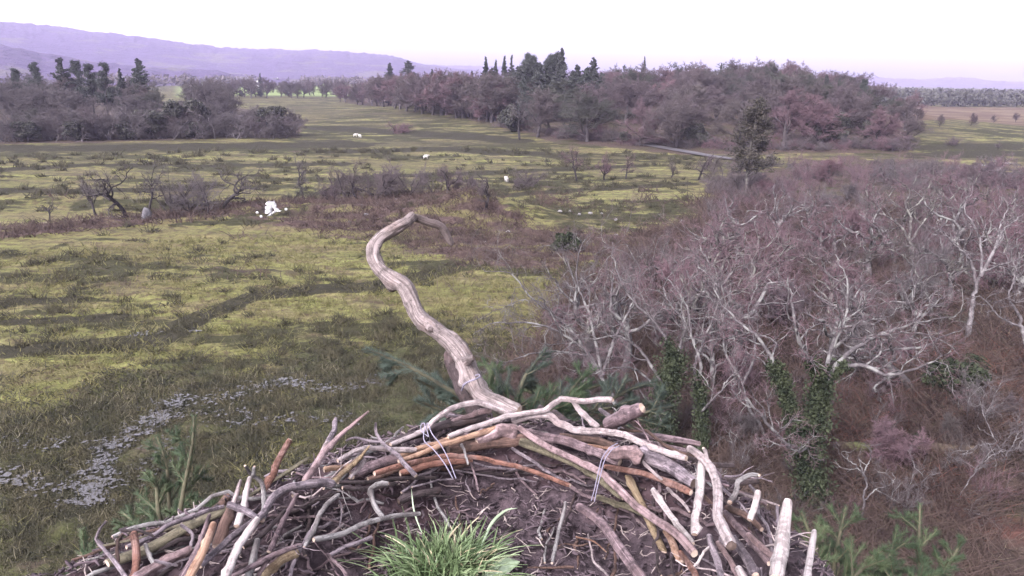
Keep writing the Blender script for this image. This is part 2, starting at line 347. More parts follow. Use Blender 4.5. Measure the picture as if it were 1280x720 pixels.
gm = g.mesh('ground', M['marsh'])
for k, v in mk.items():
    at_ = gm.attributes.new(k, 'FLOAT', 'POINT'); at_.data.foreach_set('value', np.asarray(v, np.float32).ravel())
tag(obj('ground', gm), kind='structure')

# ------------------------------------------------------------------ haze, hills
hz = N('haze'); hz.t.nodes.remove(hz.b); pv = hz.t.nodes.new('ShaderNodeVolumePrincipled')
pv.inputs['Color'].default_value = (0.74, 0.68, 1.0, 1); pv.inputs['Density'].default_value = 0.000125; pv.inputs['Anisotropy'].default_value = 0.1
hz.l(pv.outputs[0], hz.out.inputs['Volume'])
def box_geo(g, c, s, rz=0.0):
    c = np.array(c, float); s = np.array(s, float) / 2
    V = np.array([[x, y, z] for x in (-1, 1) for y in (-1, 1) for z in (-1, 1)]) * s
    V = np.stack([V[:, 0] * cos(rz) - V[:, 1] * sin(rz), V[:, 0] * sin(rz) + V[:, 1] * cos(rz), V[:, 2]], 1) + c
    g.add(V, Q=[[0, 1, 3, 2], [4, 6, 7, 5], [0, 4, 5, 1], [2, 3, 7, 6], [0, 2, 6, 4], [1, 5, 7, 3]])
g = Geo(); box_geo(g, (0, 0, 118), (10400, 10400, 244)); tag(obj('haze', g.mesh('haze', hz.m, smooth=False)), kind='stuff')

hm = N('hill_woods_haze'); v = hm.coord('Object'); a = hm.noise(v, 0.012, 5, 0.6); b = hm.noise(v, 0.05, 4, 0.7)
cc = hm.ramp(b, [(0.3, (0.05, 0.028, 0.10)), (0.7, (0.12, 0.078, 0.20))]); cc = hm.mix(hm.ramp(a, [(0.55, 0.0), (0.62, 0.8)]), cc, (0.14, 0.12, 0.13))  # wooded hill tone with the violet of distant haze painted in
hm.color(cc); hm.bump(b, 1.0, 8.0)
def hills(line, dist, depth, bumpy, seed):
    us = np.array([p[0] for p in line], float); vv = np.array([p[1] for p in line], float); U = np.linspace(us[0], us[-1], 700); Vv = np.interp(U, us, vv); rows = []
    for k in range(26):
        f = k / 20.0
        d = dist + depth * (f - 1); P = np.array([at(u, v_, 1) - CAM for u, v_ in zip(U, Vv)]); P = P / np.hypot(P[:, 0], P[:, 1])[:, None]
        top = 16 + P[:, 2] * dist; s = sin(min(f, 1) * pi / 2) ** 1.3 if f <= 1 else 1 - (f - 1) * 1.6
        q = P * d; z = top * s + bumpy * (fbm(q[:, 0] / 60 + seed, q[:, 1] / 60, 4) - 0.5) * min(f * 2, 1) + bumpy * 0.25 * (vnoise(q[:, 0] / 9, q[:, 1] / 9) - .5) * (f > .5)
        rows.append(np.stack([q[:, 0], q[:, 1], z - 2 * (1 - min(f, 1))], 1))
    g = Geo(); V3 = np.array(rows); idx = np.arange(26 * 700).reshape(26, 700)
    g.add(V3.reshape(-1, 3), Q=np.stack([idx[:-1, :-1], idx[:-1, 1:], idx[1:, 1:], idx[1:, :-1]], -1).reshape(-1, 4))
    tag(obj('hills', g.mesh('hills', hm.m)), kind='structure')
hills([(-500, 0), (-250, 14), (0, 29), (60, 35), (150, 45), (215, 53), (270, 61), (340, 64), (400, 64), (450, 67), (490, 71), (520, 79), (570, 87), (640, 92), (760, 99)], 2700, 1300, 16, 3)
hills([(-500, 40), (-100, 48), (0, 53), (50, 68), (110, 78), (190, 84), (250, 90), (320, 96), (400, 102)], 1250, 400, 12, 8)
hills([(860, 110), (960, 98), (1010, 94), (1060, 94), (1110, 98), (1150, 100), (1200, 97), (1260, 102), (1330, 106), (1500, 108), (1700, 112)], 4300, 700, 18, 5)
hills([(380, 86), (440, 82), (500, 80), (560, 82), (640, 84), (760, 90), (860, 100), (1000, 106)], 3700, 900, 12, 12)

# ------------------------------------------------------------------ tree meshes (built once, shared by the copies)
def skeleton_tree(kind, seed):
    rg = np.random.default_rng(seed); tr = []; cr = []
    if kind == 'wood':
        P, R = walk((0, 0, -0.3), (0.1 * rg.normal(), 0.1 * rg.normal(), 1), 6.5, 8, 0.10, 0.1, 0.26, 0.12, rg); tr.append((P, R, 6))
        l1 = grow(P, R, 13, 0.15, 1, 0.95, 0.72, 0.6, 6, 0.2, 0.16, rg=rg); tr.append((*l1, 4))
        l2 = grow(*l1, 7, 0.15, 1, 0.8, 0.62, 0.6, 5, 0.2, 0.08, rg=rg); cr.append((*l2, 3))
        l3 = grow(*l2, 8, 0.1, 1, 0.8, 0.60, 0.6, 4, 0.22, 0.06, rg=rg, minr=0.024); cr.append((*l3, 3))
        l4 = grow(*l3, 9, 0.1, 1, 0.8, 0.62, 0.6, 2, 0.2, 0.06, rg=rg, minr=0.020, taper=0.6); cr.append((*l4, 3))
    elif kind == 'thicket':
        st = []; sr = []
        for k in range(7):
            P, R = walk((0.4 * rg.normal(), 0.4 * rg.normal(), -0.2), (0.45 * rg.normal(), 0.45 * rg.normal(), 1), rg.uniform(3.5, 5.5), 8, 0.14, 0.05, 0.05, 0.02, rg); st.append(P[0]); sr.append(R[0])
        P, R = np.array(st), np.array(sr); tr.append((P, R, 4))
        l2 = grow(P, R, 10, 0.15, 1, 0.6, 0.45, 0.6, 5, 0.16, 0.14, rg=rg, minr=0.012); cr.append((*l2, 3))
        l3 = grow(*l2, 7, 0.1, 1, 0.6, 0.50, 0.6, 3, 0.16, 0.12, rg=rg, minr=0.008); cr.append((*l3, 3))
        l4 = grow(*l3, 5, 0.2, 1, 0.6, 0.50, 0.6, 2, 0.15, 0.10, rg=rg, minr=0.006, taper=0.6); cr.append((*l4, 3))
    elif kind == 'field':       # isolated small crooked tree, open crown
        P, R = walk((0, 0, -0.3), (0.3 * rg.normal(), 0.2 * rg.normal(), 1), 1.9, 6, 0.2, 0.1, 0.22, 0.15, rg); tr.append((P, R, 6))
        l1 = grow(P, R, 6, 0.55, 1, 0.7, 1.45, 0.7, 7, 0.26, 0.16, rg=rg, alen=0.1); tr.append((*l1, 5))
        l2 = grow(*l1, 9, 0.2, 1, 0.8, 0.5, 0.45, 5, 0.26, 0.10, rg=rg, minr=0.018); cr.append((*l2, 3))
        l3 = grow(*l2, 9, 0.1, 1, 0.8, 0.58, 0.6, 3, 0.24, 0.08, rg=rg, minr=0.011); cr.append((*l3, 3))
        l4 = grow(*l3, 9, 0.1, 1, 0.8, 0.62, 0.6, 2, 0.2, 0.08, rg=rg, minr=0.008, taper=0.6); cr.append((*l4, 3))
    elif kind == 'bush':        # low rounded leafless bush
        st = []; sr = []
        for k in range(9):
            P, R = walk((0.9 * rg.normal(), 0.9 * rg.normal(), -0.2), (0.7 * rg.normal(), 0.7 * rg.normal(), 1), rg.uniform(1.6, 2.6), 6, 0.2, 0.02, 0.05, 0.025, rg); st.append(P[0]); sr.append(R[0])
        P, R = np.array(st), np.array(sr); tr.append((P, R, 4))
        l2 = grow(P, R, 9, 0.1, 1, 0.8, 0.55, 0.6, 4, 0.2, 0.08, rg=rg, minr=0.016); cr.append((*l2, 3))
        l3 = grow(*l2, 8, 0.1, 1, 0.8, 0.55, 0.6, 3, 0.2, 0.06, rg=rg, minr=0.011); cr.append((*l3, 3))
        l4 = grow(*l3, 4, 0.1, 1, 0.8, 0.55, 0.6, 2, 0.2, 0.06, rg=rg, minr=0.009, taper=0.6); cr.append((*l4, 3))
    elif kind == 'crooked':     # old oak with thick crooked limbs, crown open
        P, R = walk((0, 0, -0.3), (0.15 * rg.normal(), 0.1, 1), 3.4, 7, 0.14, 0.05, 0.22, 0.14, rg); tr.append((P, R, 8))
        l1 = grow(P, R, 7, 0.6, 1, 0.85, 1.05, 0.62, 9, 0.34, 0.14, rg=rg, alen=0.1); tr.append((*l1, 6))
        l2 = grow(*l1, 6, 0.25, 1, 0.9, 0.5, 0.6, 7, 0.36, 0.08, rg=rg, minr=0.02); tr.append((*l2, 4))
        l3 = grow(*l2, 6, 0.15, 1, 0.8, 0.5, 0.55, 4, 0.3, 0.06, rg=rg, minr=0.010); cr.append((*l3, 3))
        l4 = grow(*l3, 8, 0.15, 1, 0.8, 0.55, 0.6, 3, 0.25, 0.05, rg=rg, minr=0.006, taper=0.6); cr.append((*l4, 3))
    return tr, cr
def geo_of(parts):
    g = Geo()
    for P, R, k in parts: V, Q = tubes(P, R, k); g.add(V, Q=Q)
    return g
def fir_geo(H, Rb, seed, pw=1.0, dens=1.0, gap=0.08, tip=True):
    rg = np.random.default_rng(seed); g = Geo(); t = Geo()
    P, R = walk((0, 0, -0.3), (0, 0, 1), H, 12, 0.012, 0.2, 0.02 * H, 0.02, rg); V, Q = tubes(P, R, 6); t.add(V, Q=Q)
    nb = int(95 * dens); hts = gap * H + (1 - gap) * H * (np.arange(nb) + rg.random(nb)) / nb
    bs = []; 
    for h in hts:
        f = (h / H); L = Rb * (1 - f) ** pw * rg.uniform(0.6, 1.15) + 0.15; a = rg.uniform(0, 2 * pi); dz = -0.25 + 0.5 * f
        p = np.array([0, 0, h]); d = np.array([cos(a), sin(a), dz]); bs.append(np.array([p + d * L * s + np.array([0, 0, 0.15 * L * s * s]) for s in np.linspace(0, 1, 5)]))
    B = np.array(bs); V, Q = tubes(B, np.linspace(0.05, 0.012, 5)[None].repeat(len(B), 0), 3); g.add(V, Q=Q)
    m = 90; s = rg.random((len(B), m)) ** 0.7 * 4; i = np.clip(s.astype(int), 0, 3); f = (s - i)[..., None]; ar = np.arange(len(B))[:, None]
    C = B[ar, i] * (1 - f) + B[ar, i + 1] * f; L = np.linalg.norm(B[:, -1] - B[:, 0], axis=1)[:, None, None]
    C = C + rg.normal(size=C.shape) * np.array([0.16, 0.16, 0.07]) * np.minimum(L, 2.5) * 0.8; leaves(g, C.reshape(-1, 3), 0.21, rg)
    return t, g
def pine_geo(seed, H=13.0, spread=3.4, n=34, per=16, low=0.32):
    rg = np.random.default_rng(seed); t = Geo(); g = Geo()
    P, R = walk((0, 0, -0.3), (0.03, 0, 1), H * 0.95, 12, 0.04, 0.2, 0.26, 0.05, rg); V, Q = tubes(P, R, 7); t.add(V, Q=Q)
    l1 = grow(P, R, n, low, 1, 1.15, spread / H, 0.45, 6, 0.2, 0.12, rg=rg, alen=0.75, minr=0.03); V, Q = tubes(*l1, 4); t.add(V, Q=Q)
    l2 = grow(*l1, 6, 0.3, 1, 0.8, 0.42, 0.6, 3, 0.2, 0.12, rg=rg, minr=0.015); V, Q = tubes(*l2, 3); g.add(V, Q=Q)
    C = l2[0][:, 1:].reshape(-1, 3); C = (C[:, None] + rg.normal(size=(len(C), per, 3)) * np.array([0.26, 0.26, 0.18])).reshape(-1, 3); leaves(g, C, 0.13, rg)
    return t, g
def bushy_geo(seed, R=2.4, H=4.0, n=26, size=0.16, per=240):
    rg = np.random.default_rng(seed); t = Geo(); g = Geo()
    P, Rr_ = walk((0, 0, -0.3), (0, 0, 1), H * 0.7, 6, 0.1, 0.1, 0.15, 0.06, rg); V, Q = tubes(P, Rr_, 5); t.add(V, Q=Q)
    l1 = grow(P, Rr_, 12, 0.1, 1, 0.9, 0.7, 0.5, 4, 0.2, 0.1, rg=rg); V, Q = tubes(*l1, 3); t.add(V, Q=Q)
    c = nrm(rg.normal(size=(n, 3))) * rg.uniform(0.45, 1.0, n)[:, None] * np.array([R * .8, R * .8, H * .42]) + np.array([0, 0, H * 0.52])
    C = (c[:, None] + nrm(rg.normal(size=(n, per, 3))) * rg.uniform(0.6, 1, (n, per, 1)) * rg.uniform(0.35, 0.75, (n, 1, 1)) * R * 0.42).reshape(-1, 3); leaves(g, C[C[:, 2] > 0.05], size, rg)
    return t, g
CACHE = {}
def tree_meshes(kind, var, twig, bark):
    k = (kind, var, twig, bark)
    if k not in CACHE:
        if kind in ('fir', 'firwide'): t, c = fir_geo(15, 3.2 if kind == 'fir' else 4.6, 100 + var, 0.85 if kind == 'fir' else 0.6)
        elif kind == 'pine': t, c = pine_geo(200 + var)
        elif kind == 'cone': t, c = pine_geo(240 + var, 13, 5.2, 60, per=8, low=0.26)
        elif kind == 'roundpine': t, c = pine_geo(220 + var, 15, 6.0, 44, low=0.5)
        elif kind == 'ivybush': t, c = bushy_geo(300 + var)
        else: a, b = skeleton_tree(kind, 11 * var + {'wood': 1, 'thicket': 2, 'field': 3, 'bush': 4, 'crooked': 5}[kind]); t, c = geo_of(a), geo_of(b)
        tm = t.mesh('trunk', M[bark]); cm = c.mesh('crown', M[twig], smooth=kind not in ('fir', 'firwide', 'pine', 'roundpine', 'ivybush', 'cone'))
        zs = np.concatenate(c.v)[:, 2].max(); CACHE[k] = (tm, cm, float(zs))
    return CACHE[k]
def place_tree(name, kind, var, twig, bark, pos, height, label, cat, group=None, wide=1.0, rz=None):
    tm, cm, H = tree_meshes(kind, var, twig, bark); s = height / H
    e = empty(name, tuple(pos), label, cat, group, random.uniform(0, 2 * pi) if rz is None else rz, (s * wide, s * wide, s))
    obj('trunk', tm, e); obj('crown', cm, e); return e
def gh(x, y): return float(terrain(x, y))
def px_height(p, vtop, u):
    """height of a thing standing at p whose top shows on row vtop"""
    d = ray(u, vtop); t = math.hypot(p[0], p[1]) / math.hypot(d[0], d[1]); return float(CAM[2] + d[2] * t - p[2])

# ---- the right-hand wood
def scatter(poly, n, rg, mind):
    W_ = [ground(*p) if not isinstance(p, np.ndarray) else p for p in poly]; xs = [p[0] for p in W_]; ys = [p[1] for p in W_]; out = []
    tries = 0
    while len(out) < n and tries < n * 120:
        tries += 1; x = rg.uniform(min(xs), max(xs)); y = rg.uniform(min(ys), max(ys))
        a = False; j = len(xs) - 1
        for i in range(len(xs)):
            if ((ys[i] > y) != (ys[j] > y)) and x < (xs[j] - xs[i]) * (y - ys[i]) / (ys[j] - ys[i] + 1e-9) + xs[i]: a = not a
            j = i
        if a and all((x - q[0]) ** 2 + (y - q[1]) ** 2 > mind * mind for q in out): out.append((x, y))
    return out
rg = np.random.default_rng(21)
poly = [np.array(p + (0,)) for p in [(-78, 440), (-45, 360), (-14, 280), (10, 196), (38, 176), (92, 180), (108, 205), (128, 270), (100, 330), (20, 350), (-30, 420), (-60, 470)]]
pts = scatter(poly, 140, rg, 6.8)
for i, (x, y) in enumerate(pts):
    far = y > 240; tw = ('twig_purple', 'twig_purple', 'twig_rose', 'twig_purple', 'twig_olive')[int(rg.integers(5))]
    u = 640 + x / y * 950
    hgt = rg.uniform(10.5, 14.5)
    if u > 980: hgt *= 1 - 0.32 * min(1, (u - 980) / 120)
    if x < -5: hgt = rg.uniform(9, 12.5)
    lab = {'twig_purple': 'leafless purple-brown tree massed with others in the wood right of centre', 'twig_rose': 'leafless pinkish-brown tree massed with others in the wood right of centre', 'twig_olive': 'leafless grey-green tree massed with others in the wood right of centre'}[tw]
    place_tree('broadleaf_tree', 'wood', int(rg.integers(5)), tw, 'bark_far', (x, y, gh(x, y)), hgt, lab, 'tree', 'leafless trees of the right-hand wood', wide=rg.uniform(1.25, 1.6))
# conifers standing above it: (u, top v, distance, kind, wide, label)
for u, vt, d, k, w, lab in [
    (607, 70, 265, 'fir', 0.8, 'dark pointed fir at the left end of the conifer clump'), (620, 74, 268, 'fir', 0.7, 'second dark fir from the left end of the conifer clump'),
    (631, 69, 262, 'fir', 0.75, 'slim dark fir just left of the domed pine'), (640, 68, 270, 'fir', 0.7, 'slim dark fir touching the left side of the domed pine'),
    (668, 64, 245, 'roundpine', 1.15, 'broad dome-topped dark pine, left of two, in the conifer clump'), (684, 67, 250, 'roundpine', 1.0, 'broad dome-topped dark pine, right of two, in the conifer clump'),
    (703, 59, 245, 'fir', 0.9, 'tallest dark fir of the clump with a long bare leader'), (722, 80, 240, 'firwide', 0.8, 'broad dark fir between the tallest fir and the round-tipped one'),
    (742, 71, 238, 'firwide', 0.8, 'dark fir with a round tuft at its tip, right end of the clump'), (655, 92, 235, 'firwide', 0.8, 'dark fir low in front of the domed pines'), (590, 88, 280, 'fir', 0.9, 'short fir just outside the left end of the conifer clump'),
    (615, 84, 250, 'firwide', 1.0, 'dark fir filling the left side of the conifer clump, second row'), (648, 82, 244, 'firwide', 1.1, 'dark fir filling the gap left below the domed pines'), (676, 80, 238, 'firwide', 1.1, 'dark fir directly below the domed pines'), (697, 84, 236, 'firwide', 1.1, 'dark fir right below the domed pines'), (716, 88, 233, 'firwide', 1.0, 'low dark fir in front of the tallest fir'), (733, 84, 232, 'firwide', 1.0, 'low dark fir between the tallest and the round-tipped fir'), (600, 98, 262, 'firwide', 1.0, 'low dark fir at the left foot of the conifer clump'), (752, 90, 236, 'firwide', 1.0, 'low dark fir at the right foot of the conifer clump'), (690, 62, 255, 'roundpine', 1.2, 'dark pine crown joining the two domed pines from behind'), (655, 66, 256, 'roundpine', 1.1, 'dark pine crown left behind the two domed pines'),
    (487, 78, 400, 'fir', 1.3, 'dark fir at the far left end of the wood edge'), (510, 75, 390, 'firwide', 1.1, 'broad dark fir standing second from the far left end of the wood edge'), (540, 86, 370, 'fir', 1.1, 'short dark fir in the low left part of the wood'),
    (902, 78, 300, 'fir', 0.6, 'small fir poking above the ridge of the wood'), (1034, 92, 250, 'pine', 0.7, 'small pine poking above the right shoulder of the wood'), (1082, 97, 235, 'pine', 0.8, 'dark pine at the right end of the wood skyline'), (1050, 96, 240, 'pine', 0.5, 'tiny pine tip beside the small pine on the right shoulder'),
    (806, 70, 310, 'fir', 0.6, 'small fir tip above the wood behind the red slope')]:
    r_ = ray(u, vt); t = d / math.hypot(r_[0], r_[1]); x, y = r_[0] * t, r_[1] * t; z = gh(x, y); H = CAM[2] + r_[2] * t - z
    place_tree('fir_tree' if 'fir' in k else 'pine_tree', k, int(rg.integers(3)), 'fir_far', 'bark_far', (x, y, z), H, lab, 'conifer', 'conifers above the right-hand wood', wide=w)
for u, v, vt, lab in [(640, 165, 128, 'low dark evergreen bush at the foot of the conifer clump'), (1040, 178, 138, 'dark green evergreen among bare trees at the right end of the wood'), (1090, 178, 150, 'smaller dark evergreen right of the tall one at the end of the wood'), (1015, 180, 150, 'dark evergreen left of the tall one at the end of the wood'), (868, 183, 150, 'evergreen bush in front of the wood near the lane'), (780, 180, 164, 'small dark round bush standing beside the lane')]:
    p = ground(u, v); place_tree('evergreen_tree' if vt < 145 else 'evergreen_bush', 'ivybush', int(rg.integers(3)), 'ivy_bush', 'bark_far', p, max(1.2, px_height(p, vt, u)), lab, 'bush')
# big grey rounded willows in front of the wood
for u, v, vt, w, tw, lab in [(735, 178, 108, 1.5, 'twig_olive', 'broad grey-green rounded tree at the front of the wood, beneath the firs'), (672, 172, 106, 1.3, 'twig_purple', 'broad purple rounded tree at the front of the wood, left of the grey-green one'), (800, 182, 118, 1.2, 'twig_rose', 'rosy tree at the wood edge above the lane'), (845, 186, 122, 1.3, 'twig_purple', 'broad purple tree at the wood edge above the bend of the lane')]:
    p = ground(u, v); place_tree('broadleaf_tree', 'wood', int(rg.integers(5)), tw, 'bark_far', p, px_height(p, vt, u), lab, 'tree', wide=w)
for k in range(34):
    u = 640 + k * 14.6 + rg.uniform(-5, 5); v = np.interp(u, [640, 700, 850, 1000, 1135], [160, 172, 186, 188, 187]) + rg.uniform(-2.5, 1.5); p = ground(u, v)
    place_tree('bare_bush', 'bush', k % 4, ('twig_purple', 'twig_rose', 'twig_grey')[k % 3], 'bark_far', p, rg.uniform(2.4, 4.6), 'low leafless bush along the front edge of the wood right of centre', 'bush', 'bushes edging the right-hand wood', wide=1.4)
for k in range(56):
    u = rg.uniform(880, 1300); v = rg.uniform(208, 244) if u > 960 else rg.uniform(226, 262); p = ground(u, v)
    place_tree('bare_bush', ('thicket', 'bush')[k % 2], k % 4, ('twig_rose', 'twig_purple', 'twig_rose', 'twig_grey')[k % 4], 'bark_far', p, rg.uniform(2.6, 4.6), 'fuzzy leafless bush in the far part of the right-hand thicket, before the open field', 'bush', 'far bushes of the right-hand thicket', wide=1.3)
# ---- left-hand wood
poly = [np.array(p + (0,)) for p in [(-190, 165), (-135, 163), (-104, 172), (-58, 190), (-60, 215), (-85, 240), (-110, 300), (-240, 300), (-260, 170)]]
for i, (x, y) in enumerate(scatter(poly, 74, rg, 7.0)):
    tw = ('twig_purple', 'twig_grey', 'twig_olive')[int(rg.integers(3))]; h = rg.uniform(10, 14.0) * (0.66 if y < 190 else 1.06 if y > 205 and x < -85 else 1.0) * (0.75 if x > -78 else 1.0)
    place_tree('broadleaf_tree', 'wood', int(rg.integers(5)), tw, 'bark_far', (x, y, gh(x, y)), h, {'twig_purple': 'leafless purple tree crowded into the wood at far left', 'twig_grey': 'leafless grey tree crowded into the wood at far left', 'twig_olive': 'leafless greenish tree crowded into the wood at far left'}[tw], 'tree', 'leafless trees of the left-hand wood', wide=rg.uniform(1.2, 1.6))
for u, vt, d, k, lab in [(18, 78, 270, 'pine', 'dark pine at the very left above the wood'), (40, 70, 280, 'pine', 'dark pine second from the left above the wood'), (75, 66, 260, 'firwide', 'broad dark conifer third from the left above the wood'), (93, 68, 280, 'pine', 'loose pine just right of the broad conifer'), (110, 72, 265, 'pine', 'dark pine left of the middle of the left skyline'), (125, 70, 262, 'pine', 'dark pine close to its left neighbour on the left skyline'), (149, 80, 260, 'fir', 'small fir tip between the pines and the lone pointed fir'), (171, 67, 262, 'firwide', 'lone pointed dark fir at the right of the left skyline')]:
    vt = vt + 5; r_ = ray(u, vt); t = d / math.hypot(r_[0], r_[1]); x, y = r_[0] * t, r_[1] * t; z = gh(x, y)
    place_tree('fir_tree' if 'fir' in k else 'pine_tree', k, int(rg.integers(3)), 'fir_far', 'bark_far', (x, y, z), CAM[2] + r_[2] * t - z, lab, 'conifer', 'conifers above the left-hand wood', wide=0.9)
for k, (u, v, vt) in enumerate([(35, 178, 150), (95, 177, 148), (158, 175, 146), (190, 174, 136), (238, 172, 122), (246, 174, 150), (340, 170, 131), (300, 172, 152)]):
    p = ground(u, v); place_tree('evergreen_bush', 'ivybush', k % 3, 'ivy_bush', 'bark_far', p, px_height(p, vt, u), 'rounded dark evergreen tree standing apart at the right end of the left wood' if u == 340 else ('tall dark ivy-covered tree rising at the right of the left wood' if u == 238 else 'dark evergreen bush along the foot of the left-hand wood'), 'bush', None if u in (340, 238) else 'dark bushes along the left wood edge', wide=1.15)
for k, u in enumerate(np.arange(-30, 372, 9.5)):
    p = ground(u + rg.uniform(-4, 4), 177 - u * 0.014 + rg.uniform(-3, 1)); vt = rg.uniform(128, 152) + (6 if u > 280 else 0)
    place_tree('bare_bush', ('wood', 'thicket', 'bush')[k % 3], k % 4, ('twig_grey', 'twig_purple', 'twig_grey')[k % 3], 'bark_dead', p, px_height(p, vt, u), 'grey-purple leafless scrub tree along the foot of the left-hand wood', 'tree', 'scrub trees edging the left-hand wood', wide=1.2)
for k in range(42):
    u = 425 + 200 * ((k % 21) / 21) + rg.uniform(-3, 3); v = 127 + (u - 425) * 0.135 + rg.uniform(-1, 1) - (3 if k >= 21 else 0); p = ground(u, v); vt = np.interp(u, [425, 470, 500, 560, 625], [105, 96, 89, 86, 87]) + rg.uniform(-3, 5)
    place_tree('broadleaf_tree', 'wood', k % 5, ('twig_purple', 'twig_rose', 'twig_purple')[k % 3], 'bark_far', p, max(5, px_height(p, vt, u)), 'leafless tree in the receding left arm of the wood right of centre', 'tree', 'trees in the receding arm of the right-hand wood', wide=1.3)
# ---- distant parkland trees and cottages on the left
for k in range(24):
    u = 262 + k * 7.3 + rg.uniform(-2, 2); v = 120 + rg.uniform(-4, 3); p = ground(u, v); vt = rg.uniform(94, 102)
    place_tree('broadleaf_tree', 'wood', k % 5, 'twig_purple', 'bark_far', p, max(4, px_height(p, vt, u)), 'small leafless tree in the distant line across the green fields', 'tree', 'distant trees across the green fields', wide=1.2)
for u, v, vt, k, lab in [(327, 121, 91, 'fir', 'tall dark conifer in the distant tree line'), (361, 121, 110, 'ivybush', 'dark round bush at the right of the distant line'), (325, 121, 111, 'ivybush', 'dark bush beneath the tall distant conifer'), (302, 121, 112, 'ivybush', 'dark bush left of the tall distant conifer')]:
    p = ground(u, v); place_tree('fir_tree' if k == 'fir' else 'evergreen_bush', k, 1, 'fir_far', 'bark_far', p, px_height(p, vt, u), lab, 'conifer' if k == 'fir' else 'bush')
M['house_white'] = flat_mat('house_white', (0.72, 0.70, 0.70), (0.82, 0.80, 0.80), 0.6); M['slate'] = flat_mat('slate', (0.10, 0.10, 0.12), (0.18, 0.17, 0.19), 0.8); M['dark_glass'] = flat_mat('dark_glass', (0.03, 0.03, 0.04), (0.05, 0.05, 0.06), 1.0, rough=0.2)
def cottage(u, v, w, label):
    p = ground(u, v); e = empty('cottage', tuple(p), label, 'house', rz=0.3 * rg.normal()); D = 6.0; Hh = 4.2
    g = Geo(); box_geo(g, (0, 0, Hh / 2), (w, D, Hh)); obj('wall', g.mesh('wall', M['house_white'], smooth=False), e)
    g = Geo(); x = w / 2 + .3; y = D / 2 + .3
    g.add([[-x, -y, Hh], [x, -y, Hh], [x, y, Hh], [-x, y, Hh], [-x, 0, Hh + 2.6], [x, 0, Hh + 2.6]], Q=[[0, 1, 5, 4], [2, 3, 4, 5], [3, 2, 1, 0]], T=[[0, 4, 3], [1, 2, 5]]); r = obj('roof', g.mesh('roof', M['slate'], smooth=False), e)
    g = Geo(); box_geo(g, (w * 0.35, 0, Hh + 2.9), (0.9, 0.9, 1.8)); obj('chimney', g.mesh('chimney', M['house_white'], smooth=False), r)
    for k in (-1, 0, 1):
        g = Geo(); box_geo(g, (k * w * 0.3, -D / 2 - 0.02, 2.2), (0.9, 0.08, 1.3)); obj('window', g.mesh('window', M['dark_glass'], smooth=False), e)
for u, v, w, lab in [(258, 109, 9, 'distant white cottage at the left edge of the green fields'), (268, 106, 7, 'smaller distant white cottage just right of the first'), (284, 103, 10, 'distant white house beyond the middle of the tree line'), (316, 112, 14, 'long low white house behind the tree line near the tall conifer'), (345, 104, 8, 'distant white cottage right of the tall conifer'), (395, 101, 10, 'distant pale house farthest right beyond the green fields')]:
    cottage(u, v, w, lab)

# ---- far woods on the right-hand plain and in the valley: one mass each
def far_mass(name, ulo, uhi, rows, twig, label, hgt, n):
    g = Geo(); r2 = np.random.default_rng(5)
    for v in rows:
        for k in range(n):
            u = r2.uniform(ulo, uhi); d = ray(u, v + r2.uniform(-0.6, 0.6)); 
            if d[2] > -0.003: d[2] = -0.003
            t = CAM[2] / -d[2]; p = CAM + d * t; s = hgt * r2.uniform(0.6, 1.2); m = 60
            C = p + nrm(r2.normal(size=(m, 3))) * r2.uniform(0.3, 1, (m, 1)) * np.array([s * 0.75, s * 0.75, s * 0.5]) + np.array([0, 0, s * 0.5]); leaves(g, C, s * 0.13, r2)
    tag(obj(name, g.mesh(name, M[twig], smooth=False)), label, 'woodland', kind='stuff')
far_mass('far_woodland', 1090, 1420, [120.5, 122, 124.5, 128, 133], 'ivy_bush', 'dark band of woodland across the plain at far right', 10, 150)
far_mass('far_woodland', 380, 640, [101, 104, 108], 'twig_purple', 'distant woodland in the valley behind the left end of the wood', 11, 100)
far_mass('far_woodland', -120, 320, [98, 101, 104, 108], 'twig_purple', 'distant woodland on the valley floor behind the left wood', 11, 90)
for k in range(6):
    u = 1118 + k * 30 + rg.uniform(-5, 5); v = rg.uniform(148, 160); p = ground(u, v)
    place_tree('broadleaf_tree', 'wood', k % 5, 'twig_purple', 'bark_far', p, rg.uniform(2.5, 4.5), 'small bare tree dotted on the reddish plain at far right', 'tree', 'small trees on the reddish plain')
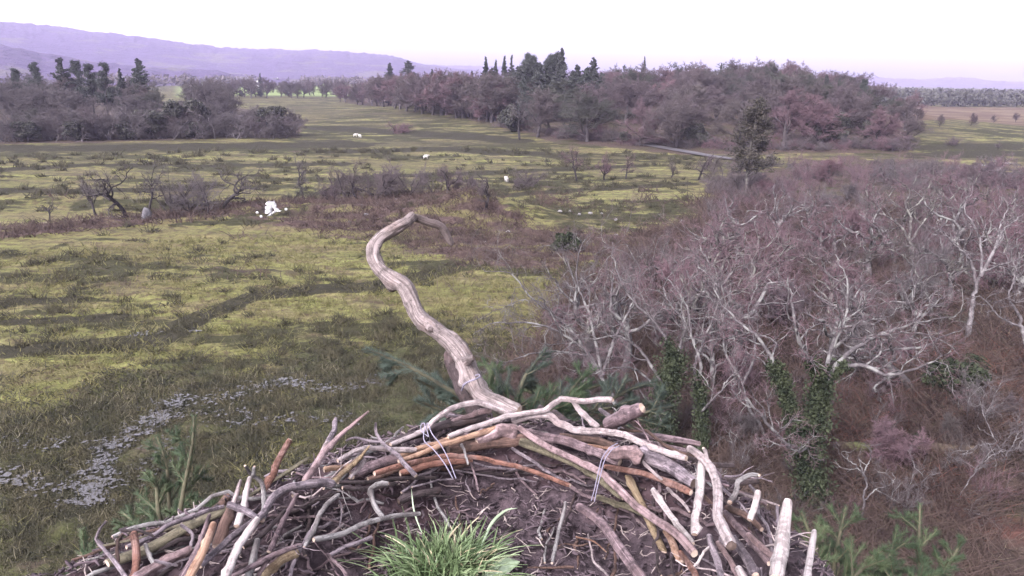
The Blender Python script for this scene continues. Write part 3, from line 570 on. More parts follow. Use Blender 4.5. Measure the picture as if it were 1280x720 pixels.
# ---- trees dotted across the marsh (u, base v, top v, kind, twig, wide, label)
for k, (u, v, vt, kd, tw, w, lab) in enumerate([
    (62, 276, 252, 'crooked', 'twig_grey', 1.0, 'tiny crooked bare tree, leftmost on the marsh bank'), (120, 270, 220, 'crooked', 'twig_grey', 0.9, 'leaning bare tree second from the left on the marsh bank'),
    (158, 272, 205, 'crooked', 'twig_grey', 0.8, 'grey bare tree third from the left on the marsh bank'), (186, 264, 203, 'crooked', 'twig_grey', 0.75, 'upright bare tree with dark forked trunk behind the grey boulder'),
    (218, 270, 210, 'thicket', 'twig_grey', 0.9, 'fuzzy grey many-stemmed bush left of the dark-trunked tree'), (248, 266, 214, 'bush', 'twig_grey', 1.1, 'hazy grey bush touching the dark-trunked tree'), (276, 265, 212, 'crooked', 'twig_grey', 1.1, 'dark-trunked spreading bare tree left of the white sheeting'),
    (380, 250, 192, 'crooked', 'twig_grey', 0.75, 'slim bare tree behind and right of the white sheeting'), (368, 252, 232, 'bush', 'twig_olive', 1.3, 'low olive bush at the foot of the slim bare tree'), (415, 250, 225, 'bush', 'twig_purple', 1.1, 'low purple bush left of the grey thicket'),
    (440, 248, 198, 'bush', 'twig_purple', 1.1, 'tall grey-purple bush, left one of the mid-marsh thicket'), (478, 246, 200, 'bush', 'twig_purple', 1.1, 'tall grey-purple bush in the middle of the mid-marsh thicket'), (508, 243, 206, 'bush', 'twig_purple', 1.0, 'grey-purple bush at the right of the mid-marsh thicket'),
    (556, 246, 204, 'field', 'twig_purple', 1.2, 'rounded purple tree above the heather bank'), (580, 240, 212, 'bush', 'twig_purple', 1.1, 'small purple bush between two round trees'), (607, 262, 213, 'crooked', 'twig_purple', 1.1, 'bare tree with clear trunk on the green at the right of the bank'), (648, 236, 212, 'bush', 'twig_purple', 1.2, 'flat-topped purple bush right of the bank tree'),
    (720, 228, 184, 'crooked', 'twig_rose', 0.95, 'bare tree, left one of three by the brown ditch'), (756, 226, 190, 'field', 'twig_rose', 0.8, 'bare tree, middle one of three by the brown ditch'), (782, 225, 190, 'crooked', 'twig_rose', 0.9, 'bare tree, right one of three by the brown ditch'),
    (650, 175, 120, 'crooked', 'twig_grey', 0.7, 'tall pale bare tree standing alone before the wood'), (838, 222, 200, 'field', 'twig_purple', 1.0, 'tiny leaning bare tree left of the tall brown pine'), (872, 226, 190, 'crooked', 'twig_purple', 0.9, 'bare tree just left of the tall brown pine'), (500, 166, 152, 'bush', 'twig_rose', 1.6, 'low reddish bush out on the far marsh'), (900, 215, 190, 'bush', 'twig_purple', 1.2, 'purple bush at the foot of the tall brown pine'), (1192, 182, 170, 'bush', 'twig_purple', 1.2, 'small bush on the far right green field'), (1247, 187, 177, 'field', 'twig_purple', 1.0, 'small dark tree on the far right green field')]):
    p = ground(u, v); h = px_height(p, vt, u); place_tree('bare_bush' if kd in ('bush', 'thicket') else 'bare_tree', kd, k % 4, tw, 'bark_wet', p, h * 1.12, lab, 'bush' if kd in ('bush', 'thicket') else 'tree', wide=w)
p = ground(931, 250); place_tree('pine_tree', 'cone', 7, 'pine_brown', 'bark_dark', p, px_height(p, 119, 931), 'tall brownish-green pine standing alone in front of the wood', 'conifer', wide=1.0, rz=1.0)
p = ground(650, 130)

# ------------------------------------------------------------------ lane, water, stones, sheeting, sheep
M['lane'] = flat_mat('lane', (0.11, 0.10, 0.115), (0.18, 0.165, 0.185), 0.5)
L = catmull([ground(u, v)[:2] for u, v in [(740, 172), (762, 176), (800, 181), (850, 190), (890, 197), (930, 202), (965, 206)]], 10)
T = nrm(np.gradient(L, axis=0)); Nn = np.stack([-T[:, 1], T[:, 0]], 1); g = Geo(); rows = []
for s in np.linspace(-1.5, 1.5, 5):
    q = L + Nn * s; rows.append(np.column_stack([q, terrain(q[:, 0], q[:, 1]) + 0.38 + 0.02 * (1 - (s / 1.5) ** 2)]))
V3 = np.array(rows); idx = np.arange(V3.shape[0] * V3.shape[1]).reshape(V3.shape[:2])
g.add(V3.reshape(-1, 3), Q=np.stack([idx[:-1, :-1], idx[:-1, 1:], idx[1:, 1:], idx[1:, :-1]], -1).reshape(-1, 4)); tag(obj('lane', g.mesh('lane', M['lane'])), kind='structure')

wn = N('water'); wn.color((0.06, 0.055, 0.06)); wn.b.inputs['Roughness'].default_value = 0.04; wn.b.inputs['IOR'].default_value = 1.33; wn.b.inputs['Specular IOR Level'].default_value = 0.9
wn.bump(wn.noise(wn.coord('Object'), 6.0, 3), 0.15, 0.02); M['water'] = wn.m
def water(zone, bands, cell, fs, base=0.90, gain=0.40, name='water'):
    """shallow pools: many small openings between the plants, denser towards the middle of each band"""
    W_ = [ground(*p) for p in zone]; xs = [p[0] for p in W_]; ys = [p[1] for p in W_]
    X = np.arange(min(xs), max(xs), cell); Y = np.arange(min(ys), max(ys), cell); XX, YY = np.meshgrid(X, Y)
    f = np.zeros(XX.shape)
    for pts, w, amt in bands: f = np.maximum(f, amt * np.exp(-(metre_dist(XX, YY, [ground(*p) for p in pts]) / w) ** 2))
    f = f * (0.55 + 0.9 * fbm(XX / 1.4, YY / 1.0, 3)); nn = 0.45 * vnoise(XX / (fs * 3.1), YY / (fs * 2.6)) + 0.55 * vnoise(XX / fs + 31, YY / fs)
    on = ((nn > base - gain * f) & (f > 0.12))[:-1, :-1]; idx = np.arange(XX.size).reshape(XX.shape)
    Q = np.stack([idx[:-1, :-1][on], idx[:-1, 1:][on], idx[1:, 1:][on], idx[1:, :-1][on]], -1)
    Z = terrain(XX, YY) + 0.19; used = np.unique(Q); remap = np.zeros(XX.size, int); remap[used] = np.arange(len(used))
    g = Geo(); g.add(np.stack([XX.ravel(), YY.ravel(), Z.ravel()], 1)[used], Q=remap[Q]); tag(obj(name, g.mesh(name, M['water'], smooth=True)), kind='structure')
water([(-60, 440), (560, 440), (560, 700), (-60, 700)], [([(480, 474), (420, 490), (350, 480), (280, 498), (210, 512)], 0.9, 0.85), ([(215, 505), (200, 525)], 1.0, 1.25), ([(200, 530), (160, 545), (125, 570)], 0.9, 1.0), ([(125, 575), (118, 600), (112, 630)], 0.9, 1.15), ([(110, 612), (50, 612), (-20, 595)], 0.7, 1.0), ([(150, 550), (60, 560), (-20, 555)], 0.8, 0.6), ([(260, 520), (330, 530), (430, 525)], 1.2, 0.55), ([(210, 560), (170, 600)], 1.0, 0.6)], 0.04, 0.085)
water([(1180, 195), (1280, 195), (1280, 225), (1180, 225)], [([(1232, 208), (1250, 210)], 1.2, 2.0), ([(1250, 204), (1260, 205)], 0.9, 1.5)], 0.25, 0.5)
water([(150, 410), (300, 410), (300, 440), (150, 440)], [([(165, 421), (190, 419)], 0.6, 1.1), ([(225, 418), (250, 416)], 0.5, 1.0)], 0.06, 0.12)

M['stone'] = flat_mat('stone', (0.13, 0.12, 0.14), (0.24, 0.225, 0.25), 2.5, bump=0.03); M['stone_pale'] = flat_mat('stone_pale', (0.20, 0.18, 0.19), (0.42, 0.40, 0.41), 2.5, bump=0.03)
def rock_mesh(name, seed, mat):
    r2 = np.random.default_rng(seed); nu, nv = 18, 12; g = Geo(); th = np.linspace(0, 2 * pi, nu, endpoint=False); ph = np.linspace(0.02, pi - 0.02, nv); TH, PH = np.meshgrid(th, ph)
    d = np.stack([np.sin(PH) * np.cos(TH), np.sin(PH) * np.sin(TH), np.cos(PH)], -1); cuts = nrm(r2.normal(size=(14, 3))); rr_ = np.ones(TH.shape)
    for c_ in cuts: rr_ = np.minimum(rr_, r2.uniform(0.72, 0.95) / np.maximum(d @ c_, 0.3))
    V = d * rr_[..., None]; idx = np.arange(nu * nv).reshape(nv, nu); a, b = idx[:-1], idx[1:]
    g.add(V.reshape(-1, 3), Q=np.stack([a, b, np.roll(b, -1, 1), np.roll(a, -1, 1)], -1).reshape(-1, 4)); return g.mesh(name, mat, smooth=False)
def rock(u, v, w, h, mat, lab, seed, grp=None, z=0.15):
    p = ground(u, v); o = obj('boulder', rock_mesh('boulder', seed, M[mat]), loc=(p[0], p[1], p[2] + h * 0.35 + z)); o.scale = (w / 2, w / 2.4, h / 2 * 1.1); o.rotation_euler = (0, 0, seed); tag(o, lab, 'boulder', grp)
rock(184, 277, 1.2, 1.6, 'stone', 'grey upright boulder on the marsh bank below the forked tree', 1)
for k, (u, v) in enumerate([(452, 262), (472, 256), (458, 272), (437, 283), (495, 251), (700, 268), (712, 269), (724, 270), (738, 270), (752, 272), (770, 277), (635, 294), (606, 309), (770, 296), (852, 280)]):
    rock(u, v + 1.5 * ((k * 5) % 3 - 1), 0.35 + 0.35 * ((k * 7) % 3) / 2, 0.28, 'stone_pale' if k > 4 else 'stone', 'small pale stone in the row across the heather by the right of the bank' if 5 <= k <= 9 else ('grey lichened stone on the left slope of the heather bank' if k < 5 else 'lone pale stone lying in the brown heather'), 10 + k, 'pale stones of the heather', 0.25)
M['white_sheet'] = flat_mat('white_sheet', (0.78, 0.77, 0.80), (0.86, 0.85, 0.88), 3, rough=0.4)
# torn white sheeting beside a bush added as its dark shadow
p = ground(338, 272); e = empty('plastic_sheeting', tuple(p), 'torn bright white sheeting hung like a letter A on the marsh bank', 'sheeting')
def strip(pts, ws, name, parent):
    P = catmull([list(q) for q in pts], 5); W_ = np.interp(np.linspace(0, 1, len(P)), np.linspace(0, 1, len(ws)), ws); g = Geo(); r2 = np.random.default_rng(3)
    side = np.array([1, 0.25, 0.15]); rows = [P + side * W_[:, None] * s + r2.normal(size=P.shape) * 0.05 + np.array([0, 0.1 * s * s, 0]) for s in (-1, -0.3, 0.4, 1)]
    F = np.array(rows); B = F + np.array([0.02, 0.06, 0]); V3 = np.concatenate([F, B[::-1]]); idx = np.arange(V3.shape[0] * V3.shape[1]).reshape(V3.shape[:2]); a, b = idx, np.roll(idx, -1, 0)
    g.add(V3.reshape(-1, 3), Q=np.stack([a[:, :-1], b[:, :-1], b[:, 1:], a[:, 1:]], -1).reshape(-1, 4)); obj(name, g.mesh(name, M['white_sheet']), parent)
k_ = 92 / 950
strip([(0.1, 0, 1.9), (-0.1, 0, 1.2), (-0.25, 0, 0.5)], [0.40, 0.42, 0.30], 'hanging_flap', e)
strip([(0.2, 0, 1.85), (0.5, 0, 1.2), (0.75, 0, 0.8)], [0.3, 0.2, 0.2], 'hanging_flap', e)
strip([(-0.2, -0.1, 0.1), (0.3, -0.1, 0.55), (0.7, -0.1, 0.70), (1.15, -0.1, 0.8)], [0.22, 0.26, 0.2, 0.14], 'trailing_flap', e)
for u, v in [(322, 271), (327, 276), (358, 267)]:
    q = ground(u, v); o = obj('plastic_scrap', rock_mesh('plastic_scrap', int(u), M['white_sheet']), loc=(q[0], q[1], q[2] + 0.5)); o.scale = (0.18, 0.12, 0.16); tag(o, {322: 'white scrap lying left of the torn sheeting', 327: 'small white scrap below left of the torn sheeting', 358: 'tiny white scrap lying right of the torn sheeting'}[u], 'scrap')
place_tree('bare_bush', 'bush', 2, 'twig_purple', 'bark_dark', ground(332, 268), 1.7, 'low dark bush added as the shadow beside the white sheeting', 'bush', wide=0.8)  # bush added in place of the bluish shadow next to the sheeting
# sheep
M['wool'] = flat_mat('wool', (0.55, 0.52, 0.50), (0.85, 0.80, 0.78), 8, bump=0.01); M['sheep_face'] = flat_mat('sheep_face', (0.10, 0.09, 0.09), (0.16, 0.14, 0.14), 8)
def sheep(u, v, rz, lab):
    p = ground(u, v); bm = bpy.data.meshes.new('sheep')
    vs_ = [(0, 0, .62), (.35, 0, .64), (-.35, 0, .64), (.52, 0, .74), (.66, 0, .80), (.82, 0, .70), (.3, .12, .45), (.3, .12, .05), (.3, -.12, .45), (.3, -.12, .05), (-.35, .12, .45), (-.37, .12, .05), (-.35, -.12, .45), (-.37, -.12, .05), (-.52, 0, .6)]
    ed = [(0, 1), (0, 2), (1, 3), (3, 4), (4, 5), (1, 6), (6, 7), (1, 8), (8, 9), (2, 10), (10, 11), (2, 12), (12, 13), (2, 14)]
    rd = [.26, .25, .26, .15, .10, .055, .09, .035, .09, .035, .11, .035, .11, .035, .06]
    bm.from_pydata(vs_, ed, []); o = bpy.data.objects.new('sheep', bm); COL.objects.link(o); m = o.modifiers.new('skin', 'SKIN')
    for i, r in enumerate(rd): bm.skin_vertices[0].data[i].radius = (r, r)
    bm.skin_vertices[0].data[0].use_root = True; o.modifiers.new('sub', 'SUBSURF').render_levels = 2; bm.materials.append(M['wool'])
    o.location = (p[0], p[1], p[2] + 0.15); o.rotation_euler = (0, 0, rz); tag(o, lab, 'sheep'); return o
for a in [(444, 172, 0.3, 'white sheep, left one of two far out on the marsh'), (450, 173, 2.4, 'white sheep, right one of two far out on the marsh'), (532, 200, 0.2, 'white sheep alone on the marsh behind the purple thicket'), (633, 229, 1.9, 'white sheep beside the flat-topped purple bush'), (1250, 216, 0.5, 'white sheep beside the pale pool at far right')]: sheep(*a)

# ------------------------------------------------------------------ near trees on the right, grown along their main limbs
def limb(pts, d, r0, r1, m=6):
    """pts: (u, v, extra depth); gives one limb polyline in the world"""
    P = catmull([at(p[0], p[1], d + (p[2] if len(p) > 2 else 0)) for p in pts], m); return P, np.linspace(r0, r1, len(P))
def resample(P, R, K):
    s = np.concatenate([[0], np.cumsum(np.linalg.norm(np.diff(P, axis=0), axis=1))]); t = np.linspace(0, s[-1], K)
    return np.stack([np.interp(t, s, P[:, i]) for i in range(3)], 1), np.interp(t, s, R)
def ivy_on(g, P, R, n, spread, rg, size=0.065):
    n = int(n * 1.6); spread *= 1.25
    t = rg.random(n) * (len(P) - 1); i = np.clip(t.astype(int), 0, len(P) - 2); f = (t - i)[:, None]; C = P[i] * (1 - f) + P[i + 1] * f
    lump = 0.15 + 1.7 * vnoise(t * 2.3 + 5, rg.integers(0, 3, n) * 7.7)
    C = C + nrm(rg.normal(size=(n, 3))) * (R[i][:, None] + spread * lump[:, None] * rg.random((n, 1)) ** 0.6); leaves(g, C, size, rg)
    cc = P[i] * (1 - f) + P[i + 1] * f + nrm(rg.normal(size=(n, 3))) * R[i][:, None] * 1.15; leaves(g, cc, size * 1.2, rg)
def big_tree(name, u, v, limbs, label, cat='tree', bark='bark_lichen', twig='twig_rose', seed=0, l2=(9, 0.42), l3=(8, 0.48), l4=(7, 0.5), ivy=None, jit=0.33, d=None, group=None, jj=0.02):
    rg = np.random.default_rng(seed); base = ground(u, v); dd = d or float(np.dot(base - CAM, Fv)); Ps, Rs = [], []
    for pts, r0, r1 in limbs:
        P, R = limb(pts, dd, r0 * 0.85, r1 * 0.55); P, R = resample(P, R, 26); w = rg.normal(size=P.shape) * jj; w[0] = 0; P = P + np.cumsum(w, 0) * 0.9 + rg.normal(size=P.shape) * 0.045 * np.linspace(0, 1, len(P))[:, None]; 
        if Ps: # start each limb on the wood already grown
            allp = np.concatenate(Ps); q = allp[np.argmin(np.linalg.norm(allp - P[0], axis=1))]; P = P + (q - P[0]) * np.linspace(1, 0, len(P))[:, None] ** 3
        Ps.append(P); Rs.append(R)
    Ps[0][0] = base + np.array([0, 0, -0.4]); e = empty(name, tuple(base), label, cat, group); off = base
    t = Geo(); Pa, Ra = np.array(Ps), np.array(Rs); V, Q = tubes(Pa, Ra, 9); t.add(V - off, Q=Q)
    C = Geo(); a = grow(Pa[1:] if len(Ps) > 1 else Pa, Ra[1:] if len(Ps) > 1 else Ra, l2[0], 0.25, 1, 0.85, l2[1], 0.55, 8, jit, 0.06, rg=rg, minr=0.014, alen=0.3); V, Q = tubes(*a, 5); C.add(V - off, Q=Q)
    b = grow(*a, l3[0], 0.15, 1, 0.8, l3[1], 0.6, 5, jit, 0.05, rg=rg, minr=0.008); V, Q = tubes(*b, 4); C.add(V - off, Q=Q)
    c = grow(*b, l4[0], 0.1, 1, 0.8, l4[1], 0.6, 3, jit * 0.8, 0.05, rg=rg, minr=0.0055, taper=0.6); V, Q = tubes(*c, 3); n0 = sum(len(q) for q in C.q); C.add(V - off, Q=Q)
    cm = C.mesh('crown', [M[bark], M[twig]]); mi = np.zeros(len(cm.polygons), np.int32); mi[n0:] = 1; cm.polygons.foreach_set('material_index', mi)
    obj('trunk', t.mesh('trunk', M[bark]), e); obj('crown', cm, e)
    if ivy:
        g = Geo()
        for k, f0, f1, n_, sp in ivy:
            m0, m1 = int(f0 * 25), max(int(f1 * 25), int(f0 * 25) + 2); ivy_on(g, Ps[k][m0:m1 + 1] - off, Rs[k][m0:m1 + 1], n_, sp, rg)
        obj('ivy', g.mesh('ivy', M['ivy'], smooth=False), e)
    return e
big_tree('ivy_clad_oak', 1022, 652, [
    ([(1022, 652), (1018, 600), (1012, 565), (1022, 525), (1030, 490)], 0.30, 0.20),
    ([(1018, 570), (1000, 545), (985, 500), (972, 462), (950, 425), (915, 395, 1), (890, 360, 2)], 0.17, 0.035),
    ([(1030, 500), (1025, 470), (1005, 440, -1), (990, 405, -1.5), (985, 370, -1), (960, 335, -1)], 0.14, 0.03),
    ([(1030, 495), (1048, 462), (1080, 458, -.5), (1110, 470, -1), (1150, 462, -1.2), (1190, 440, -1)], 0.15, 0.03),
    ([(1032, 490), (1050, 455), (1085, 425, .6), (1120, 412, 1.2), (1160, 405, 1.5), (1195, 398, 2)], 0.13, 0.025),
    ([(1035, 480), (1040, 440, 1), (1060, 400, 1.5), (1065, 355, 1.5), (1050, 320, 2)], 0.12, 0.025),
    ([(1000, 560), (975, 548, -.8), (950, 520, -1.2), (930, 490, -1.5), (915, 455, -2)], 0.10, 0.03),
    ([(1020, 540), (1000, 565, -1), (975, 555, -1.5), (955, 560, -1.8)], 0.06, 0.02)],
    'large ivy-clad forked oak with pale lichened limbs just beyond the right side of the nest', seed=31, ivy=[(0, 0.08, 1, 5200, 0.40), (1, 0, 0.5, 2600, 0.22), (2, 0, 0.35, 1300, 0.18), (3, 0, 0.3, 900, 0.16)], l2=(8, 0.40))
big_tree('ivy_clad_tree', 870, 590, [
    ([(873, 600), (872, 560), (874, 520), (872, 470)], 0.16, 0.12),
    ([(872, 480), (877, 455), (862, 420), (858, 390), (842, 360), (812, 330, 1)], 0.10, 0.025),
    ([(872, 500), (865, 460, 1), (880, 420, 2), (895, 380, 2), (885, 340, 2.5), (870, 300, 3)], 0.09, 0.02),
    ([(873, 520), (890, 500, -1), (915, 470, -1.2), (935, 440, -1.5)], 0.07, 0.02)],
    'slender ivy-clad tree with one crooked pale limb behind the right rim of the nest', seed=33, ivy=[(0, 0, 1, 2600, 0.2)], l2=(8, 0.45))
big_tree('ivy_clad_tree', 822, 585, [
    ([(825, 600), (828, 560), (826, 520), (836, 480), (845, 445)], 0.20, 0.13),
    ([(836, 480), (840, 440), (825, 405), (790, 370), (770, 335), (765, 300)], 0.11, 0.025),
    ([(840, 470), (850, 430, 1), (855, 400, 1), (830, 360, 2), (850, 320, 2)], 0.10, 0.02),
    ([(830, 500), (805, 470), (780, 455, -1), (745, 462, -1.5), (720, 480, -1.5)], 0.07, 0.02),
    ([(832, 490), (800, 440), (770, 420), (740, 425, .5), (700, 408, 1)], 0.09, 0.02)],
    'broad column of ivy on the trunk left of the slender ivy-clad tree', seed=34, ivy=[(0, 0, 1, 6500, 0.46), (1, 0, 0.3, 900, 0.2)], l2=(8, 0.45))
big_tree('spreading_oak', 770, 560, [
    ([(775, 570), (772, 530), (765, 495), (752, 470)], 0.2, 0.14),
    ([(755, 480), (735, 445), (700, 420), (660, 410), (618, 412), (590, 425)], 0.10, 0.018),
    ([(752, 475), (725, 430), (700, 400), (668, 375), (640, 345), (605, 340)], 0.10, 0.018),
    ([(752, 475), (745, 430, .6), (735, 390, .8), (720, 350, 1), (725, 310, 1), (740, 290, 1)], 0.10, 0.018),
    ([(756, 470), (770, 420, 1), (790, 380, 1.5), (800, 340, 2), (780, 300, 2)], 0.10, 0.018),
    ([(735, 445), (700, 440, -.6), (660, 445, -1), (620, 458, -1.4), (600, 470, -1.6)], 0.06, 0.015),
    ([(700, 425), (680, 385, -.5), (650, 380, -.8), (605, 395, -1)], 0.05, 0.012)],
    'spreading leafless oak reaching left over the marsh edge behind the nest', twig='twig_grey', bark='bark_lichen', seed=35, l2=(9, 0.38), l3=(7, 0.42))
big_tree('dead_tree', 1205, 440, [
    ([(1205, 445), (1212, 410), (1218, 380), (1228, 345)], 0.22, 0.15),
    ([(1228, 350), (1245, 315), (1262, 285), (1285, 268)], 0.14, 0.04),
    ([(1226, 355), (1215, 325), (1195, 305, -.5), (1180, 290, -.5), (1165, 296, -.8)], 0.11, 0.03),
    ([(1230, 345), (1228, 315), (1218, 285), (1205, 262), (1215, 240)], 0.10, 0.02),
    ([(1232, 340), (1255, 330, -1), (1280, 322, -1.5)], 0.08, 0.03),
    ([(1246, 312), (1250, 285), (1258, 262), (1252, 245)], 0.07, 0.02)],
    'bleached dead tree with antler-like limbs near the right edge', bark='bark_dead', twig='twig_grey', seed=36, l2=(6, 0.35), l3=(4, 0.4), l4=(2, 0.4))
big_tree('crooked_oak', 1136, 345, [
    ([(1136, 350), (1137, 325), (1135, 300)], 0.26, 0.2),
    ([(1135, 305), (1125, 285), (1108, 270), (1092, 262), (1078, 268)], 0.14, 0.04),
    ([(1135, 302), (1140, 275), (1132, 252), (1140, 238), (1128, 222), (1122, 208)], 0.15, 0.04),
    ([(1138, 300), (1155, 275), (1172, 258), (1190, 250), (1205, 232)], 0.13, 0.03),
    ([(1140, 262), (1158, 248), (1165, 232), (1180, 222)], 0.10, 0.03)],
    'dark crooked oak with twisted limbs above the thicket at right', bark='bark_dark', twig='twig_grey', seed=37, l2=(7, 0.45), jit=0.36, jj=0.05)
big_tree('arching_tree', 1158, 420, [
    ([(1158, 425), (1162, 385), (1150, 355)], 0.14, 0.10),
    ([(1150, 358), (1165, 345), (1195, 335), (1212, 340), (1225, 352)], 0.09, 0.03),
    ([(1150, 360), (1140, 330), (1120, 312), (1095, 305)], 0.09, 0.02),
    ([(1160, 390), (1185, 398, -1), (1210, 405, -1.3)], 0.05, 0.02)],
    'leaning tree whose mossy limb arches over towards the dead tree', bark='bark_dark', twig='twig_olive', seed=38)
big_tree('oak_tree', 1290, 470, [
    ([(1292, 480), (1284, 430), (1278, 395)], 0.2, 0.13),
    ([(1278, 400), (1262, 370), (1270, 335), (1258, 305)], 0.09, 0.02),
    ([(1280, 410), (1250, 395), (1230, 372), (1210, 375)], 0.07, 0.02)],
    'grey tree cut off by the right edge beside the dead tree', bark='bark_dead', twig='twig_grey', seed=39)
big_tree('young_tree', 1078, 662, [
    ([(1078, 665), (1080, 630), (1082, 600), (1076, 572)], 0.07, 0.03),
    ([(1082, 602), (1070, 585), (1050, 572), (1042, 560)], 0.035, 0.01),
    ([(1083, 625), (1100, 612), (1118, 600), (1122, 585)], 0.035, 0.01),
    ([(1080, 590), (1092, 572), (1088, 555)], 0.03, 0.01)],
    'small forked bare sapling below the ivy-clad oak at bottom right', bark='bark_lichen', twig='twig_grey', seed=40, l2=(4, 0.4), l3=(3, 0.4), l4=(2, 0.4))
big_tree('leaning_tree', 962, 565, [
    ([(965, 575), (955, 545), (935, 505), (925, 470)], 0.13, 0.08),
    ([(925, 475), (905, 435, 1), (900, 395, 1.5), (880, 365, 2)], 0.08, 0.02),
    ([(930, 480), (945, 440, 1), (935, 395, 2), (950, 350, 2.5)], 0.08, 0.02),
    ([(955, 545), (925, 560, -1), (905, 550, -1.5), (880, 570, -2)], 0.05, 0.02)],
    'leaning grey tree between the two ivy-clad trees', bark='bark_lichen', twig='twig_rose', seed=41)
big_tree('fallen_branch_shrub', 1180, 640, [
    ([(1150, 690), (1165, 655), (1195, 625), (1230, 610)], 0.05, 0.02),
    ([(1165, 655), (1150, 625), (1155, 590)], 0.03, 0.01), ([(1195, 625), (1225, 580), (1270, 560)], 0.03, 0.01), ([(1180, 640), (1220, 640, -1), (1280, 660, -1)], 0.03, 0.01)],
    'sprawling grey bare shrub in the bottom right corner', cat='shrub', bark='bark_dead', twig='twig_grey', seed=42, l2=(7, 0.5), l3=(6, 0.5))
big_tree('sprawling_shrub', 1255, 590, [
    ([(1262, 600), (1255, 570), (1240, 545), (1215, 530)], 0.05, 0.02),
    ([(1255, 572), (1270, 540), (1290, 520)], 0.03, 0.01), ([(1245, 550), (1225, 560, -1), (1195, 580, -1)], 0.03, 0.01), ([(1240, 545), (1230, 510), (1245, 480)], 0.03, 0.01)],
    'tangled grey shrub at the right edge below the red bracken', cat='shrub', bark='bark_dead', twig='twig_grey', seed=43, l2=(8, 0.55), l3=(6, 0.5))

# thicket of birch and willow behind them: each a bush of its own
rg = np.random.default_rng(77)
cand = []
while len(cand) < 185:
    u = rg.uniform(690, 1330); v = 225 + (rg.random() ** 1.15) * 440
    lo = np.interp(u, [600, 700, 800, 870, 920, 1000, 1130, 1330], [500, 400, 345, 300, 252, 225, 215, 232])
    if v < lo or (u > 1150 and 380 < v < 520) or (v > 440 and u < 1000 and rg.random() < 0.2): continue
    p = ground(u, v)
    if all((p[0] - q[0]) ** 2 + (p[1] - q[1]) ** 2 > (1.6 + 0.011 * p[1]) ** 2 for q, _, _ in cand): cand.append((p, u, v))
for p, u, v in cand:
    tw = ('twig_rose', 'twig_rose', 'twig_purple', 'twig_grey')[int(rg.integers(4))] if v < 400 else ('twig_purple', 'twig_grey', 'twig_rose')[int(rg.integers(3))]
    h = rg.uniform(2.6, 4.8) if v < 420 else rg.uniform(1.5, 3.2)
    place_tree('bare_sapling', 'thicket' if rg.random() < 0.75 else 'wood', int(rg.integers(4)), tw, 'bark_lichen' if tw == 'twig_grey' else 'bark_far', p, h,
               {'twig_rose': 'rosy many-stemmed leafless sapling lost in the thicket on the right', 'twig_purple': 'dull purple many-stemmed leafless sapling lost in the thicket on the right', 'twig_grey': 'grey many-stemmed leafless sapling lost in the thicket on the right'}[tw], 'sapling', 'saplings of the right-hand thicket', wide=rg.uniform(0.9, 1.3))
for u, v, vt, lab in [(1192, 500, 448, 'mossy green bush below the red bracken slope'), (1150, 572, 545, 'small round green gorse bush behind the mossy log'), (870, 300, 284, 'dark evergreen bush at the marsh edge of the thicket'), (705, 318, 288, 'dark evergreen bush on the brown heather behind the spreading oak'), (1215, 470, 440, 'low mossy hummock bush beside the red bracken')]:
    p = ground(u, v); place_tree('evergreen_bush', 'ivybush', int(rg.integers(3)), 'ivy', 'bark_dark', p, px_height(p, vt, u), lab, 'bush', wide=1.3)

cand2 = []; tr_ = 0
while len(cand2) < 52 and tr_ < 20000:
    tr_ += 1; u = rg.uniform(700, 1330); v = rg.uniform(235, 500); lo = np.interp(u, [600, 700, 800, 870, 920, 1000, 1130, 1330], [500, 410, 365, 335, 315, 300, 250, 245])
    if v < lo or (u > 1150 and 390 < v < 500): continue
    p = ground(u, v)
    if all(np.hypot(*(p - q[0])[:2]) > 2.6 + 0.02 * p[1] for q in cand2): cand2.append((p, u, v))
for k, (p, u, v) in enumerate(cand2):
    place_tree('bare_tree', 'crooked', int(rg.integers(5)), ('twig_rose', 'twig_purple', 'twig_rose')[k % 3] if v < 380 else ('twig_grey', 'twig_rose')[k % 2], ('bark_lichen', 'bark_dark')[k % 2], p, rg.uniform(4.8, 7.5), ('grey crooked leafless oak crowded among saplings on the right' if k % 2 == 0 else 'dark-stemmed crooked leafless oak crowded among saplings on the right'), 'tree', 'crooked trees of the right-hand thicket', wide=rg.uniform(0.9, 1.2))
# mossy log
M['moss_bark'] = lichen_bark('moss_bark', (0.09, 0.065, 0.05), (0.16, 0.12, 0.09), (0.12, 0.13, 0.05), 2.0)
a, b = ground(1040, 574), ground(1215, 578); P = np.linspace(a, b, 22) + np.array([0, 0, 0.62]) + rng.normal(size=(22, 3)) * 0.03; V, Q = tubes(P[None], np.linspace(0.24, 0.17, 22)[None] * (1 + 0.1 * rng.normal(size=22)), 10)
g = Geo(); g.add(V, Q=Q); g.add([P[0], P[-1]]); tag(obj('fallen_log', g.mesh('fallen_log', M['moss_bark'])), 'long mossy fallen log lying across the slope right of the ivy-clad oak', 'log')

